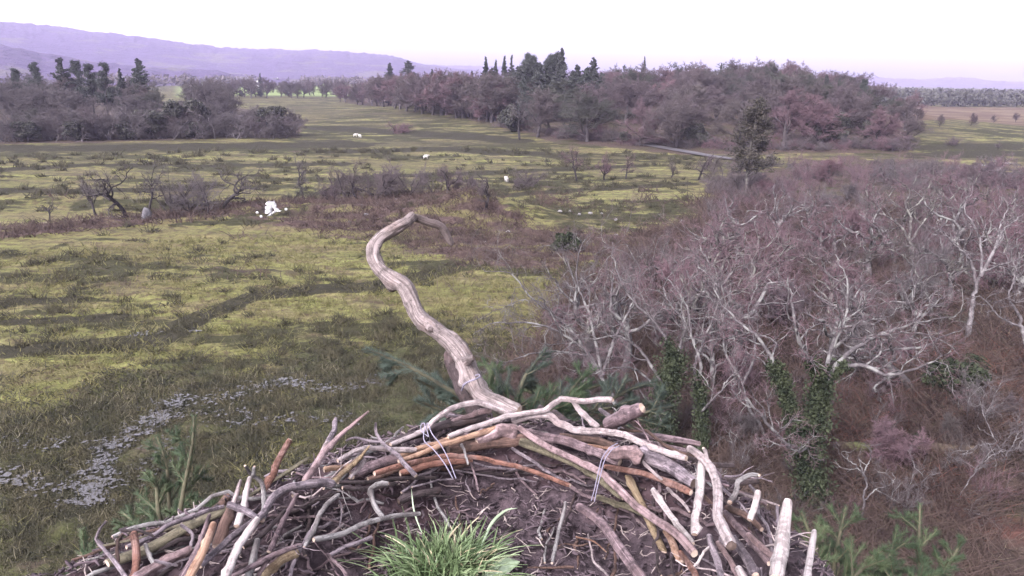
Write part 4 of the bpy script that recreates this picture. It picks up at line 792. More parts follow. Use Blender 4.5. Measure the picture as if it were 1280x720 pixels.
# ------------------------------------------------------------------ uncountable growth on the ground
def blades(C, H, Wd, lean, rg, K=3):
    """thin tapering tufts: one curved tube of 3 sides per blade"""
    N_ = len(C); d = rg.normal(size=(N_, 3)) * lean; d[:, 2] = 1; d = nrm(d); side = nrm(rg.normal(size=(N_, 3)) * [1, 1, 0.1]); s = np.linspace(0, 1, K + 1)
    P = C[:, None] + d[:, None] * (H[:, None] * s)[..., None] + side[:, None] * (H[:, None] * lean * 0.6 * s ** 2)[..., None]; R = Wd[:, None] * (1 - 0.85 * s)[None]; return tubes(P, R, 3)
def scatter_fan(n, ulo, uhi, dlo, dhi, rg, pw=1.0):
    a = rg.uniform(math.atan((ulo - 640) / 950), math.atan((uhi - 640) / 950), n); d = dlo * (dhi / dlo) ** (rg.random(n) ** pw); return d * np.sin(a), d * np.cos(a), d
M['rush'] = flat_mat('rush', (0.045, 0.046, 0.028), (0.11, 0.095, 0.055), 0.9); M['sedge'] = flat_mat('sedge', (0.13, 0.13, 0.045), (0.26, 0.23, 0.10), 0.6)
M['straw'] = flat_mat('straw', (0.20, 0.17, 0.10), (0.36, 0.32, 0.24), 0.8); M['bracken'] = flat_mat('bracken', (0.11, 0.045, 0.035), (0.24, 0.11, 0.085), 0.8); M['heather'] = flat_mat('heather', (0.055, 0.034, 0.034), (0.15, 0.10, 0.085), 0.6)
def growth(name, mat, label, cat, key, n, rngseed, ulo, uhi, dlo, dhi, per, h, w, lean, spread, thr=0.35, pw=1.0):
    r2 = np.random.default_rng(rngseed); X, Y, D = scatter_fan(n, ulo, uhi, dlo, dhi, r2, pw); m = masks(X, Y); f = key(m) * 1.0; ok = r2.random(n) < np.clip((f - thr) / (1 - thr), 0, 1)
    X, Y, D = X[ok], Y[ok], D[ok]; sc_ = r2.uniform(0.5, 1.5, len(X)) * (1 + D / 160)
    C = np.stack([X, Y, terrain(X, Y) + 0.05], 1)[:, None] + r2.normal(size=(len(X), per, 3)) * (spread * sc_)[:, None, None] * np.array([1, 1, 0.05]); C = C.reshape(-1, 3); S = np.repeat(sc_, per)
    V, Q = blades(C, h * S * r2.uniform(0.6, 1.3, len(C)), w * S * np.repeat(1 + D / 55, per), lean, r2); g = Geo(); g.add(V, Q=Q); tag(obj(name, g.mesh(name, M[mat])), label, cat, kind='stuff'); return len(C)
growth('rushes', 'rush', 'dark olive rush tussocks dotting the marsh', 'rushes', lambda m: np.clip(m['rush'] * 0.95 + 0.075, 0, 1) * (1 - m['scrub']) * (1 - m['heath'] * .6), 10000, 1, -60, 1340, 18, 170, 24, 0.36, 0.009, 0.75, 0.17, thr=0.04)
growth('bog_moss', 'rush', 'short dark green bog plants in the flooded corner of the marsh', 'bog plants', lambda m: m['wet'], 16000, 13, -80, 640, 16, 48, 9, 0.16, 0.012, 1.1, 0.25, thr=0.1)
growth('pool_reeds', 'rush', 'broken reeds standing in the pools of the flooded corner', 'reeds', lambda m: m['wet'], 5000, 14, -80, 600, 18, 40, 7, 0.24, 0.005, 0.5, 0.35, thr=0.25)
growth('sedge', 'sedge', 'yellow-green sedge grass standing across the marsh', 'grass', lambda m: (1 - m['scrub']) * (1 - m['rush'] * 0.6) * (1 - m['wet'] * 0.85), 12000, 2, -60, 1000, 17, 80, 9, 0.22, 0.010, 0.9, 0.3, thr=0.1)
growth('dead_reeds', 'straw', 'pale dead reeds standing in the flooded ground', 'reeds', lambda m: m['wet'], 900, 3, -60, 620, 18, 42, 7, 0.24, 0.006, 0.6, 0.25, thr=0.2)
growth('heather', 'heather', 'brown heather and bog myrtle on the bank', 'heather', lambda m: m['heath'], 9000, 4, -60, 900, 55, 120, 12, 0.5, 0.010, 0.9, 0.45, thr=0.2)
growth('brambles', 'heather', 'brown brambles and dead stems under the right-hand trees', 'undergrowth', lambda m: m['scrub'], 26000, 5, 560, 1340, 16, 110, 8, 0.9, 0.010, 1.0, 0.5, thr=0.15, pw=0.8)
growth('bracken', 'bracken', 'collapsed rust-red bracken on the slope at right', 'bracken', lambda m: m['brack'], 16000, 6, 900, 1340, 18, 70, 9, 0.55, 0.014, 1.4, 0.4, thr=0.3)
growth('dead_grass', 'straw', 'wispy straw-coloured grass among the brambles', 'grass', lambda m: m['scrub'], 9000, 8, 560, 1340, 16, 70, 5, 0.5, 0.006, 1.0, 0.4, thr=0.3)

# ================================================================== the nest
K_ALB = 0.74     # bleached, weathered sticks: grey rather than white
ARC = [(70, 720), (118, 688), (165, 662), (200, 650), (300, 622), (380, 585), (440, 560), (520, 535), (600, 522), (680, 524), (740, 535), (800, 552), (870, 580), (920, 612), (965, 648), (1010, 700), (1030, 722)]
ZS = 16 - 0.86; ZR = 16 - 0.745
def at_z(u, v, z):
    d = ray(u, v); return CAM + d * ((z - CAM[2]) / d[2])
RIM = np.array([at_z(u, v, ZR)[:2] for u, v in ARC]); RIMC = np.vstack([[-0.78, 0.72], [-0.82, 0.95], RIM, [0.62, 0.95], [0.55, 0.62], [0.0, 0.45], [-0.5, 0.5]])
def nest_h(x, y):
    x = np.asarray(x, float); y = np.asarray(y, float); ins = np.zeros(x.shape, bool); best = np.full(x.shape, 9.0); P = RIMC; j = len(P) - 1
    for i in range(len(P)):
        ins ^= ((P[i, 1] > y) != (P[j, 1] > y)) & (x < (P[j, 0] - P[i, 0]) * (y - P[i, 1]) / (P[j, 1] - P[i, 1] + 1e-9) + P[i, 0])
        d = P[i] - P[j]; t = np.clip(((x - P[j, 0]) * d[0] + (y - P[j, 1]) * d[1]) / (d @ d + 1e-9), 0, 1); best = np.minimum(best, np.hypot(x - P[j, 0] - t * d[0], y - P[j, 1] - t * d[1])); j = i
    inside = ZS + (ZR - ZS) * np.exp(-(best / 0.15) ** 2); out = ZR - 0.9 * best - 1.6 * best ** 2; return np.where(ins, inside, out)
gx, gy = np.meshgrid(np.linspace(-1.6, 1.4, 301), np.linspace(0.2, 2.6, 241)); NG = nest_h(gx, gy)
def nh(x, y):
    i = np.clip((x + 1.6) / 3.0 * 300, 0, 299.99); j = np.clip((y - 0.2) / 2.4 * 240, 0, 239.99); a, b = i.astype(int), j.astype(int); f, h = i - a, j - b
    return (NG[b, a] * (1 - f) + NG[b, a + 1] * f) * (1 - h) + (NG[b + 1, a] * (1 - f) + NG[b + 1, a + 1] * f) * h
DS = np.linspace(0.9, 2.6, 700)
def nest_depth(u, v):
    P = CAM + ray(u, v) * DS[:, None]; gap = P[:, 2] - nh(P[:, 0], P[:, 1]); k = np.argmax(gap < 0)
    return float(DS[k]) if gap[k] < 0 else float(DS[np.argmin(gap[:520])])

def wood_mat(name, dark, base, pale, blotch, bl=0.5, rough=0.75, gs=1.0, vs=1.1, dk=0.85, ds=0.8):
    n = N(name); uvn = n.coord('UV', (7, vs, 1)); v = n.coord('Object'); gr = n.noise(uvn, 3.0 * gs, 6, 0.7, 0.6); bg_ = n.noise(v, 14, 5, 0.7); sp = n.noise(v, 48, 5, 0.75); dirt = n.noise(v, 38, 5, 0.75)
    c = n.ramp(gr, [(0.30, dark), (0.48, base), (0.68, pale)]); c = n.mix(n.ramp(bg_, [(0.5, 0.0), (0.62, bl)]), c, blotch)
    c = n.mix(n.ramp(sp, [(0.56, 0.0), (0.64, ds)]), c, (dark[0] * .5, dark[1] * .5, dark[2] * .5)); c = n.mix(n.ramp(dirt, [(0.46, 0.0), (0.60, dk)]), c, (dark[0] * .8, dark[1] * .8, dark[2] * .8)); n.color(c); n.b.inputs['Roughness'].default_value = rough; n.bump(n.mix(0.35, gr, sp), 1.0, 0.007); return n.m
W = {
 'pale': wood_mat('bleached_wood', (0.20, 0.16, 0.165), (0.40, 0.33, 0.335), (0.55, 0.48, 0.49), (0.28, 0.20, 0.20)),
 'white': wood_mat('white_wood', (0.30, 0.25, 0.25), (0.50, 0.44, 0.44), (0.62, 0.57, 0.57), (0.38, 0.28, 0.26), 0.4),
 'rose': wood_mat('rosy_bark', (0.13, 0.085, 0.09), (0.29, 0.20, 0.21), (0.42, 0.32, 0.33), (0.20, 0.12, 0.11)),
 'mauve': wood_mat('mauve_bark', (0.06, 0.038, 0.046), (0.20, 0.14, 0.155), (0.38, 0.285, 0.31), (0.10, 0.06, 0.06)),
 'grey': wood_mat('grey_bark', (0.065, 0.05, 0.062), (0.23, 0.185, 0.21), (0.45, 0.375, 0.42), (0.12, 0.09, 0.095)),
 'dark': wood_mat('dark_bark', (0.025, 0.018, 0.02), (0.065, 0.046, 0.05), (0.13, 0.10, 0.11), (0.09, 0.05, 0.045)),
 'brown': wood_mat('brown_bark', (0.05, 0.03, 0.026), (0.13, 0.075, 0.062), (0.22, 0.14, 0.12), (0.08, 0.05, 0.045)),
 'red': wood_mat('reddish_bark', (0.09, 0.038, 0.028), (0.23, 0.105, 0.08), (0.36, 0.20, 0.16), (0.24, 0.17, 0.165), 0.6),
 'orange': wood_mat('peeled_wood', (0.20, 0.10, 0.07), (0.38, 0.235, 0.165), (0.54, 0.37, 0.28), (0.30, 0.20, 0.17), 0.6),
 'tan': wood_mat('split_wood', (0.17, 0.11, 0.07), (0.34, 0.25, 0.16), (0.46, 0.37, 0.26), (0.24, 0.17, 0.12), gs=1.6),
 'olive': wood_mat('weathered_timber', (0.07, 0.058, 0.04), (0.17, 0.145, 0.10), (0.28, 0.245, 0.18), (0.10, 0.09, 0.06), gs=1.8),
 'lichen': wood_mat('lichened_bark', (0.10, 0.085, 0.09), (0.27, 0.25, 0.255), (0.45, 0.43, 0.43), (0.13, 0.10, 0.10), 0.7),
 'cut': flat_mat('cut_wood', (0.22, 0.15, 0.12), (0.42, 0.33, 0.28), 60), 'hollow': flat_mat('rotten_end', (0.03, 0.02, 0.02), (0.10, 0.07, 0.06), 50)}
def stick_mesh(name, P, R, mat, rg, n=12, cut='cut', rough=1.0, flatk=1.0):
    """swept limb with knots, bark ridges and cut ends; P, R in world metres"""
    K = len(P); T = nrm(np.gradient(P, axis=0)); A = np.zeros_like(P); a = nrm(np.cross(T[0], [0.3, 0.2, 0.9])); 
    for k in range(K): a = nrm(a - T[k] * (a @ T[k])); A[k] = a
    B = np.cross(T, A); th = np.arange(n) / n * 2 * pi; s = np.concatenate([[0], np.cumsum(np.linalg.norm(np.diff(P, axis=0), axis=1))]); sd = rg.uniform(0, 90)
    TH, SS = np.meshgrid(th, s); ridge = fbm(np.cos(TH) * 1.6 + sd, SS * 14 + np.sin(TH) * 1.6, 3) - 0.5; rr = 1 + rough * (0.42 * ridge + 0.16 * (fbm(np.cos(TH) * 3 + sd + 9, SS * 60 + np.sin(TH) * 3, 2) - 0.5))
    rr[0] *= 0.82; rr[-1] *= rg.uniform(0.6, 0.9)
    for q in range(int(rg.integers(2, 6))):
        k0 = rg.uniform(0.05, 0.95) * s[-1]; t0 = rg.uniform(0, 2 * pi); rr += rg.uniform(0.2, 0.6) * np.exp(-((SS - k0) / (R.mean() * 0.8)) ** 2) * np.clip(np.cos(TH - t0), 0, 1) ** 2 * rough
    RR = R[:, None] * rr; V = P[:, None] + RR[..., None] * (np.cos(TH)[..., None] * A[:, None] + flatk * np.sin(TH)[..., None] * B[:, None])
    idx = np.arange(K * n).reshape(K, n); q0, q1 = idx[:-1], idx[1:]; g = Geo(); Q = np.stack([q0, q1, np.roll(q1, -1, 1), np.roll(q0, -1, 1)], -1).reshape(-1, 4)
    uv = np.stack([TH / (2 * pi), SS * 4], -1).reshape(-1, 2); o = P[0].copy(); g.add(V.reshape(-1, 3) - o, Q=Q, uv=uv)
    for e, ring in ((0, idx[0]), (-1, idx[-1][::-1])):
        c = V[0 if e == 0 else -1].mean(0) + T[e] * (-1 if e == 0 else 1) * R[e] * rg.uniform(-0.25, 0.5); v0 = V.reshape(-1, 3)[ring]
        g.add(np.vstack([v0, c[None]]) - o, T=np.stack([np.arange(n), np.roll(np.arange(n), -1), np.full(n, n)], 1))
    return g.mesh(name, [W[mat], W[cut]], cap_tri=True, uv=True), o
SEED = [500]
def stick(pts, w0, w1, mat, label, lift=0, name='stick', depth=None, cut='cut', wob=1.0, flatk=1.0, cat='stick', group=None, forks=(), mid=None):
    SEED[0] += 1; rg = np.random.default_rng(SEED[0]); UV_ = catmull(pts, 7)
    UV_ = UV_ + np.vstack([[0, 0], np.cumsum(rg.normal(size=(len(UV_) - 2, 2)) * 0.42 * wob, 0) * np.sin(np.linspace(0, pi, len(UV_)))[1:-1, None], [0, 0]]) if len(UV_) > 3 else UV_
    s = np.concatenate([[0], np.cumsum(np.linalg.norm(np.diff(UV_, axis=0), axis=1))]); s /= s[-1]; w = np.interp(s, [0, 0.5, 1], [w0, (w0 + w1) / 2 if mid is None else mid, w1])
    if depth is None:
        D = np.array([nest_depth(u, v) for u, v in UV_]); A_ = np.polyfit(s, D, 1 if len(pts) < 4 else 2); L = np.polyval(A_, s); rad_ = w / 2 * L / FPX
        L = L - max(0, (L - D).max() * 0.65) - rad_ * 0.6 - 0.013 * lift
    else: L = np.interp(s, np.linspace(0, 1, len(depth)), depth)
    P = np.array([at(u, v, d) for (u, v), d in zip(UV_, L)]); R = w * 0.87 / 2 * L / FPX
    me, o = stick_mesh(name, P, R, mat, rg, cut=cut, rough=wob, flatk=flatk); ob = obj(name, me, loc=tuple(o)); tag(ob, label, cat, group)
    for fp, f0, f1 in forks:      # side branches: children of the stick
        k = int(np.argmin(np.hypot(UV_[:, 0] - fp[0][0], UV_[:, 1] - fp[0][1]))); FU = catmull(fp, 5); fd = L[k] + np.linspace(0, -0.01, len(FU)); FP = np.array([at(u, v, d) for (u, v), d in zip(FU, fd)]); FP[0] = P[k]
        fm, fo = stick_mesh('side_branch', FP, np.linspace(f0, f1, len(FP)) / 2 * L[k] / FPX, mat, rg, n=8); obj('side_branch', fm, ob, tuple(fo - o))
    return ob
SK = [
 # far rim, left of centre
 ([(488, 556), (527, 540), (541, 529), (556, 518), (575, 511), (599, 507), (618, 511), (640, 519)], 7, 9, 'pale', 'arched pale stick crowning the far rim left of the perch', 4, {}),
 ([(484, 556), (520, 545), (560, 532), (606, 521)], 11, 14, 'dark', 'dark charred-looking log under the arched pale stick', 2, {'cut': 'hollow'}),
 ([(556, 530), (590, 519), (614, 513)], 5, 9, 'rose', 'short broken stick wedged between the arched stick and the dark log', 3, {}),
 ([(560, 546), (580, 538), (603, 531), (625, 523), (652, 517), (683, 511), (697, 499), (706, 496), (730, 499), (752, 498), (766, 500)], 7, 9, 'pale', 'long pale stick bending up to a clear step at the top of the rim', 7, {'forks': [([(716, 500), (724, 512), (736, 524), (748, 534)], 7, 8)]}),
 ([(640, 526), (662, 521), (684, 521), (698, 532), (718, 540), (748, 540), (776, 546), (800, 557), (830, 566), (858, 573)], 11, 9, 'pale', 'thick pale limb snaking from the perch foot to the right end of the rim', 6, {}),
 ([(758, 531), (780, 520), (803, 510)], 20, 19, 'mauve', 'thick sawn log with a round cut end sticking out behind the rim', 1, {'wob': 0.5}),
 ([(498, 577), (530, 564), (560, 553), (592, 543), (622, 534)], 7, 9, 'orange', 'straight orange peeled stick running up to the right under the wire loop', 6, {}),
 ([(500, 570), (530, 558), (566, 546)], 8, 7, 'orange', 'short orange stick just above the straight orange one', 4, {}),
 ([(468, 592), (505, 580), (545, 571), (575, 569), (610, 573), (650, 582), (685, 595), (713, 607)], 8, 6, 'red', 'long arching reddish stick lying lowest across the inside of the far rim', 8, {}),
 ([(596, 552), (620, 542), (645, 538)], 16, 20, 'rose', 'stout rosy log ending bluntly at the foot of the perch', 4, {}),
 ([(560, 562), (600, 556), (635, 551), (663, 545)], 17, 15, 'brown', 'rough brown log with a knobbed right end below the stout rosy log', 3, {'cut': 'hollow'}),
 ([(648, 534), (680, 556), (715, 573), (750, 591), (772, 608), (790, 625), (815, 645), (845, 665), (868, 692)], 8, 13, 'rose', 'longest rosy stick sweeping down the right side of the cup past the wire', 8, {'forks': [([(783, 618), (792, 632), (802, 638)], 6, 4)]}),
 ([(650, 552), (690, 566), (725, 583), (758, 605), (780, 622)], 14, 12, 'olive', 'thick olive-grey stick under the longest rosy stick', 5, {}),
 ([(640, 560), (672, 582), (704, 600)], 5, 4, 'grey', 'thin grey stick below the olive-grey one', 3, {}),
 ([(655, 540), (700, 552), (745, 566), (775, 578)], 13, 13, 'mauve', 'mottled mauve log running under the thick pale limb', 4, {}),
 ([(700, 545), (740, 551), (775, 560)], 10, 11, 'brown', 'brown stick tucked close under the thick pale limb', 3, {}),
 ([(735, 556), (757, 561), (775, 567)], 4, 4, 'orange', 'thin yellow-orange sliver showing between two mauve logs', 5, {}),
 ([(760, 565), (780, 568), (803, 572)], 17, 15, 'rose', 'gnarled pale log stump with a rotten broken right end', 7, {'cut': 'hollow', 'wob': 1.6}),
 ([(756, 583), (800, 592), (835, 604), (864, 616)], 8, 10, 'red', 'red-brown stick running behind the two white uprights', 5, {}),
 ([(798, 568), (825, 578), (848, 590), (868, 604)], 20, 17, 'grey', 'fat grey-mauve log at the right of the gnarled stump', 4, {'cut': 'hollow'}),
 ([(800, 574), (815, 586), (828, 600)], 4, 4, 'pale', 'thin pale stick crossing the fat grey-mauve log', 6, {}),
 ([(785, 595), (800, 622), (818, 660), (830, 690)], 15, 15, 'tan', 'yellowish split board slanting down inside the right rim', 2, {'flatk': 0.35}),
 ([(832, 664), (842, 680), (852, 702)], 12, 15, 'orange', 'orange wedge of split wood below the yellowish board', 3, {'flatk': 0.5}),
 ([(816, 612), (834, 638), (850, 660), (866, 680)], 9, 9, 'white', 'short white stick parallel to and right of the longest rosy stick', 6, {}),
 ([(834, 610), (850, 626), (862, 640)], 5, 4, 'pale', 'thin pale sliver above the short white stick', 5, {}),
 ([(746, 621), (765, 627), (790, 635), (822, 652)], 8, 9, 'olive', 'olive stick poking out from under the crossing of the wire', 3, {}),
 ([(877, 578), (874, 610), (871, 640), (868, 668)], 13, 11, 'white', 'white upright stick, left one of the two leaning at the right of the rim', 10, {}),
 ([(860, 560), (872, 567), (886, 580), (897, 600), (902, 622), (901, 645), (907, 665), (914, 682)], 10, 17, 'pale', 'pale upright limb with a dark hollow foot, right one of two leaning on the rim', 11, {'cut': 'hollow', 'forks': [([(884, 578), (882, 566), (879, 560)], 6, 4)]}),
 ([(949, 594), (937, 593), (920, 600), (919, 614), (912, 628)], 5, 9, 'lichen', 'small hooked twig curling above the right rim', 6, {}),
 ([(922, 616), (948, 624), (974, 632)], 4, 3, 'pale', 'thin pale twig crossing behind the short white peg', 3, {}),
 ([(948, 614), (943, 632), (937, 650)], 9, 9, 'white', 'short white peg standing at the right rim', 5, {'wob': 0.4}),
 ([(985, 625), (981, 650), (977, 685), (970, 724)], 13, 22, 'white', 'thickest white post with a chiselled top at the far right of the nest', 10, {'mid': 21, 'wob': 0.7}),
 ([(1018, 664), (1014, 690), (1008, 724)], 8, 11, 'white', 'rightmost slim white post with a pink pointed top', 9, {'wob': 0.5}),
 ([(908, 634), (930, 645), (952, 662)], 10, 9, 'brown', 'brown stick slanting down below the small hooked twig', 4, {}),
 ([(906, 640), (925, 662), (945, 684), (962, 704)], 9, 10, 'mauve', 'mauve stick slanting beneath the brown one at right', 5, {}),
 ([(912, 672), (928, 692), (944, 720)], 14, 14, 'grey', 'lavender-grey log at the foot of the right rim', 6, {}),
 ([(935, 668), (960, 690), (972, 700)], 9, 9, 'rose', 'rosy stick end just left of the thickest white post', 6, {}),
 ([(886, 670), (894, 696), (902, 724)], 10, 10, 'grey', 'grey knotty stick running out of the frame under the hollow-footed limb', 9, {}),
 ([(897, 678), (910, 698), (924, 724)], 8, 8, 'rose', 'pinkish stick right beside the grey knotty one', 8, {}),
 ([(886, 684), (876, 694), (867, 708)], 4, 4, 'white', 'tiny white splinter crossing near the foot of the right rim', 10, {}),
 ([(923, 710), (932, 726)], 11, 11, 'white', 'white sawn stub at the bottom edge near the grey log', 9, {'wob': 0.3}),
 ([(850, 690), (862, 706), (872, 724)], 8, 9, 'red', 'reddish stick leaving the frame below the orange wedge', 6, {}),
 ([(722, 633), (738, 642), (757, 658), (778, 688), (805, 726)], 13, 17, 'mauve', 'smooth curved dark mauve branch across the earth, nearest of the thick ones', 9, {'wob': 0.5, 'cut': 'hollow'}),
 ([(707, 628), (703, 648), (697, 672), (690, 704)], 6, 5, 'lichen', 'lichen-white twig lying on the earth left of the curved branch', 5, {}),
 ([(735, 668), (741, 694), (752, 708), (762, 722)], 3, 3, 'pale', 'wavy thin pale twig on the earth beside the curved branch', 4, {}),
 ([(720, 671), (740, 677), (758, 690)], 2.5, 2, 'orange', 'thin straw-orange splinter on the earth beside the curved branch', 4, {}),
 # left rim
 ([(461, 514), (438, 533), (412, 555), (396, 578), (380, 602)], 3, 11, 'rose', 'tall pointed stick rising highest left of the far rim', 9, {'mid': 8.5}),
 ([(409, 552), (400, 568), (392, 584)], 5, 8, 'pale', 'short pale stick leaning beside the tall pointed one', 8, {}),
 ([(470, 528), (470, 542), (479, 556), (495, 567), (505, 580), (520, 595)], 4, 7, 'grey', 'thin bent grey twig crossing the rim with a side shoot to the left', 9, {'forks': [([(476, 553), (460, 551), (444, 547), (432, 551)], 4, 3)]}),
 ([(422, 576), (446, 564), (463, 560), (485, 560), (521, 562)], 7, 8, 'pale', 'pale stick lying along the rim behind the thin bent twig', 5, {}),
 ([(405, 588), (420, 583), (438, 582)], 8, 8, 'orange', 'orange stub at the foot of the tall pointed stick', 5, {}),
 ([(412, 606), (426, 594), (441, 582), (453, 570)], 9, 7, 'tan', 'tan Y-shaped stick near the left of the far rim', 9, {'forks': [([(441, 582), (449, 573), (462, 557)], 5, 3)]}),
 ([(437, 598), (447, 586), (456, 574)], 5, 6, 'pale', 'pale arm propped beside the tan Y-shaped stick', 8, {}),
 ([(440, 594), (470, 583), (500, 573), (525, 568)], 15, 13, 'mauve', 'thick dark mauve log inside the rim behind the tan stick', 2, {}),
 ([(460, 600), (495, 589), (525, 581)], 9, 9, 'brown', 'brown log low inside the far rim', 2, {}),
 ([(500, 592), (540, 582), (590, 576)], 10, 9, 'red', 'short reddish stick under the wire loop, inside the rim', 3, {}),
 ([(250, 708), (268, 692), (300, 664), (328, 642), (341, 624), (356, 611), (380, 605), (404, 602), (418, 606)], 9, 12, 'grey', 'long grey-mauve branch curving along the inside of the left rim', 10, {'forks': [([(322, 648), (306, 638), (284, 630)], 8, 9)]}),
 ([(363, 549), (350, 572), (340, 592), (329, 612)], 8, 10, 'red', 'tall reddish peeled stick slanting up at the left rim', 5, {}),
 ([(306, 582), (316, 596), (328, 609), (330, 636), (328, 650)], 4, 9, 'lichen', 'whitish antler-like twig with a double tip at the left rim', 8, {'forks': [([(316, 596), (317, 589), (318, 583)], 5, 4)]}),
 ([(312, 597), (304, 630), (296, 658)], 7, 11, 'white', 'flat white stick standing left of the antler-like twig', 6, {}),
 ([(301, 600), (289, 632), (282, 650)], 5, 9, 'pale', 'thin pale stick left of the flat white one', 5, {}),
 ([(290, 632), (282, 655), (272, 684)], 13, 17, 'brown', 'short brown bark-covered log below the thin pale stick', 6, {}),
 ([(322, 648), (306, 672), (292, 698), (280, 724)], 10, 13, 'white', 'long white stick lying down to the bottom edge at left', 11, {}),
 ([(267, 654), (258, 678), (247, 702), (234, 726)], 10, 15, 'orange', 'bright orange peeled stick at the bottom left', 12, {}),
 ([(164, 726), (190, 710), (214, 698), (240, 686)], 12, 12, 'rose', 'pinkish stick slanting low across the bottom left', 8, {}),
 ([(134, 704), (186, 686), (240, 656), (290, 634)], 19, 17, 'olive', 'long weathered split timber at the base of the left rim', 1, {'wob': 0.6, 'flatk': 0.55}),
 ([(120, 684), (190, 668), (280, 636), (330, 608), (385, 573)], 5, 8, 'olive', 'thin weathered timber strip behind the left rim', 0, {'wob': 0.5, 'flatk': 0.5}),
 ([(158, 684), (188, 673), (212, 659), (245, 645), (280, 633)], 7, 6, 'grey', 'knobbly dark grey twig lying along the split timber', 5, {}),
 ([(133, 651), (123, 665), (122, 678), (142, 698), (160, 726)], 3, 8, 'grey', 'curved grey twig at the extreme left end of the nest', 6, {}),
 ([(153, 668), (146, 682), (148, 704)], 5, 5, 'brown', 'thin brown twig next to the curved grey one', 5, {}),
 ([(152, 663), (172, 666), (192, 670)], 5, 4, 'dark', 'thin dark twig laid level at the left end', 7, {}),
 ([(167, 666), (169, 692), (166, 726)], 10, 11, 'red', 'knotty reddish-brown upright stub at the left end', 7, {'wob': 1.5}),
 ([(226, 656), (240, 668), (238, 682), (230, 696)], 5, 5, 'grey', 'hooked grey twig over the split timber', 7, {}),
 ([(262, 643), (254, 664), (244, 690), (226, 724)], 5, 10, 'mauve', 'mauve stick left of the bright orange one', 9, {}),
 ([(181, 680), (188, 694), (194, 706)], 5, 6, 'lichen', 'short spotted twig stub among the left sticks', 8, {}),
 ([(193, 701), (206, 705), (222, 707)], 5, 4, 'grey', 'small level grey twig by the pinkish stick', 9, {}),
 ([(356, 638), (342, 656), (326, 672), (304, 684)], 6, 9, 'dark', 'gnarled dark branch inside the left rim', 7, {'wob': 1.6}),
 ([(282, 724), (318, 708), (350, 692), (378, 681)], 7, 7, 'mauve', 'purplish stick running from the bottom edge into the cup at left', 9, {'forks': [([(334, 700), (326, 714), (318, 726)], 6, 5)]}),
 ([(392, 675), (425, 668), (455, 657), (490, 647), (525, 642)], 8, 7, 'lichen', 'lichen-spotted branch lying level behind the grass tuft', 6, {}),
 ([(380, 684), (394, 660), (408, 632), (424, 618)], 6, 7, 'lichen', 'pale lichened stick standing inside the left of the cup', 9, {}),
 ([(424, 626), (428, 640), (424, 660)], 3, 2, 'grey', 'small drooping twig right of the pale lichened stick', 6, {}),
 ([(463, 610), (467, 630), (480, 647)], 8, 7, 'lichen', 'short curved lichened stick on the earth behind the tuft', 6, {'forks': [([(463, 611), (473, 605), (486, 604)], 6, 5)]}),
 ([(423, 603), (450, 602), (490, 598), (545, 597)], 6, 5, 'dark', 'dark stick level under the far rim, upper of two', 4, {}),
 ([(428, 610), (460, 611), (495, 604)], 7, 6, 'dark', 'dark stick level under the far rim, lower of two', 4, {}),
 ([(515, 609), (540, 604), (554, 603), (567, 599)], 3, 2.5, 'grey', 'thin grey twig under the lower end of the wire loop', 4, {}),
 ([(498, 627), (520, 618), (550, 612)], 11, 10, 'dark', 'dark mouldering stick on the earth beneath the wire loop', 2, {'cut': 'hollow'}),
 ([(412, 694), (436, 682), (465, 672)], 6, 6, 'grey', 'grey stick on the earth left of the grass tuft', 5, {}),
 ([(409, 692), (420, 708), (436, 724)], 5, 5, 'mauve', 'mauve stick heading to the bottom edge left of the grass tuft', 5, {}),
 ([(577, 555), (582, 568), (585, 581)], 4, 3, 'lichen', 'tiny bone-white twig hanging inside the far rim', 9, {}),
 ([(588, 578), (594, 594), (598, 614)], 3, 3, 'mauve', 'small wriggly twig below the bone-white one', 6, {}),
 ([(326, 724), (345, 706), (372, 690)], 13, 12, 'tan', 'thick tan stick at the bottom of the left side of the cup', 5, {}),
 ([(322, 674), (316, 702), (308, 726)], 9, 10, 'lichen', 'mottled grey stick between the two long left sticks', 8, {}),
 ([(372, 618), (352, 650), (336, 690)], 7, 8, 'mauve', 'mauve-grey stick sloping into the cup at left', 4, {}),
 ([(400, 640), (388, 668), (370, 700), (362, 724)], 6, 6, 'grey', 'thin grey stick sloping down left of the lichened ones', 5, {}),
 ([(430, 655), (410, 670), (396, 672)], 4, 4, 'pale', 'short pale twig end in the left of the cup', 5, {}),
]
for pts_, w0, w1, mt, lab, lift, kw in SK: stick(pts_, w0, w1, mt, lab, lift, group='sticks of the nest', **kw)
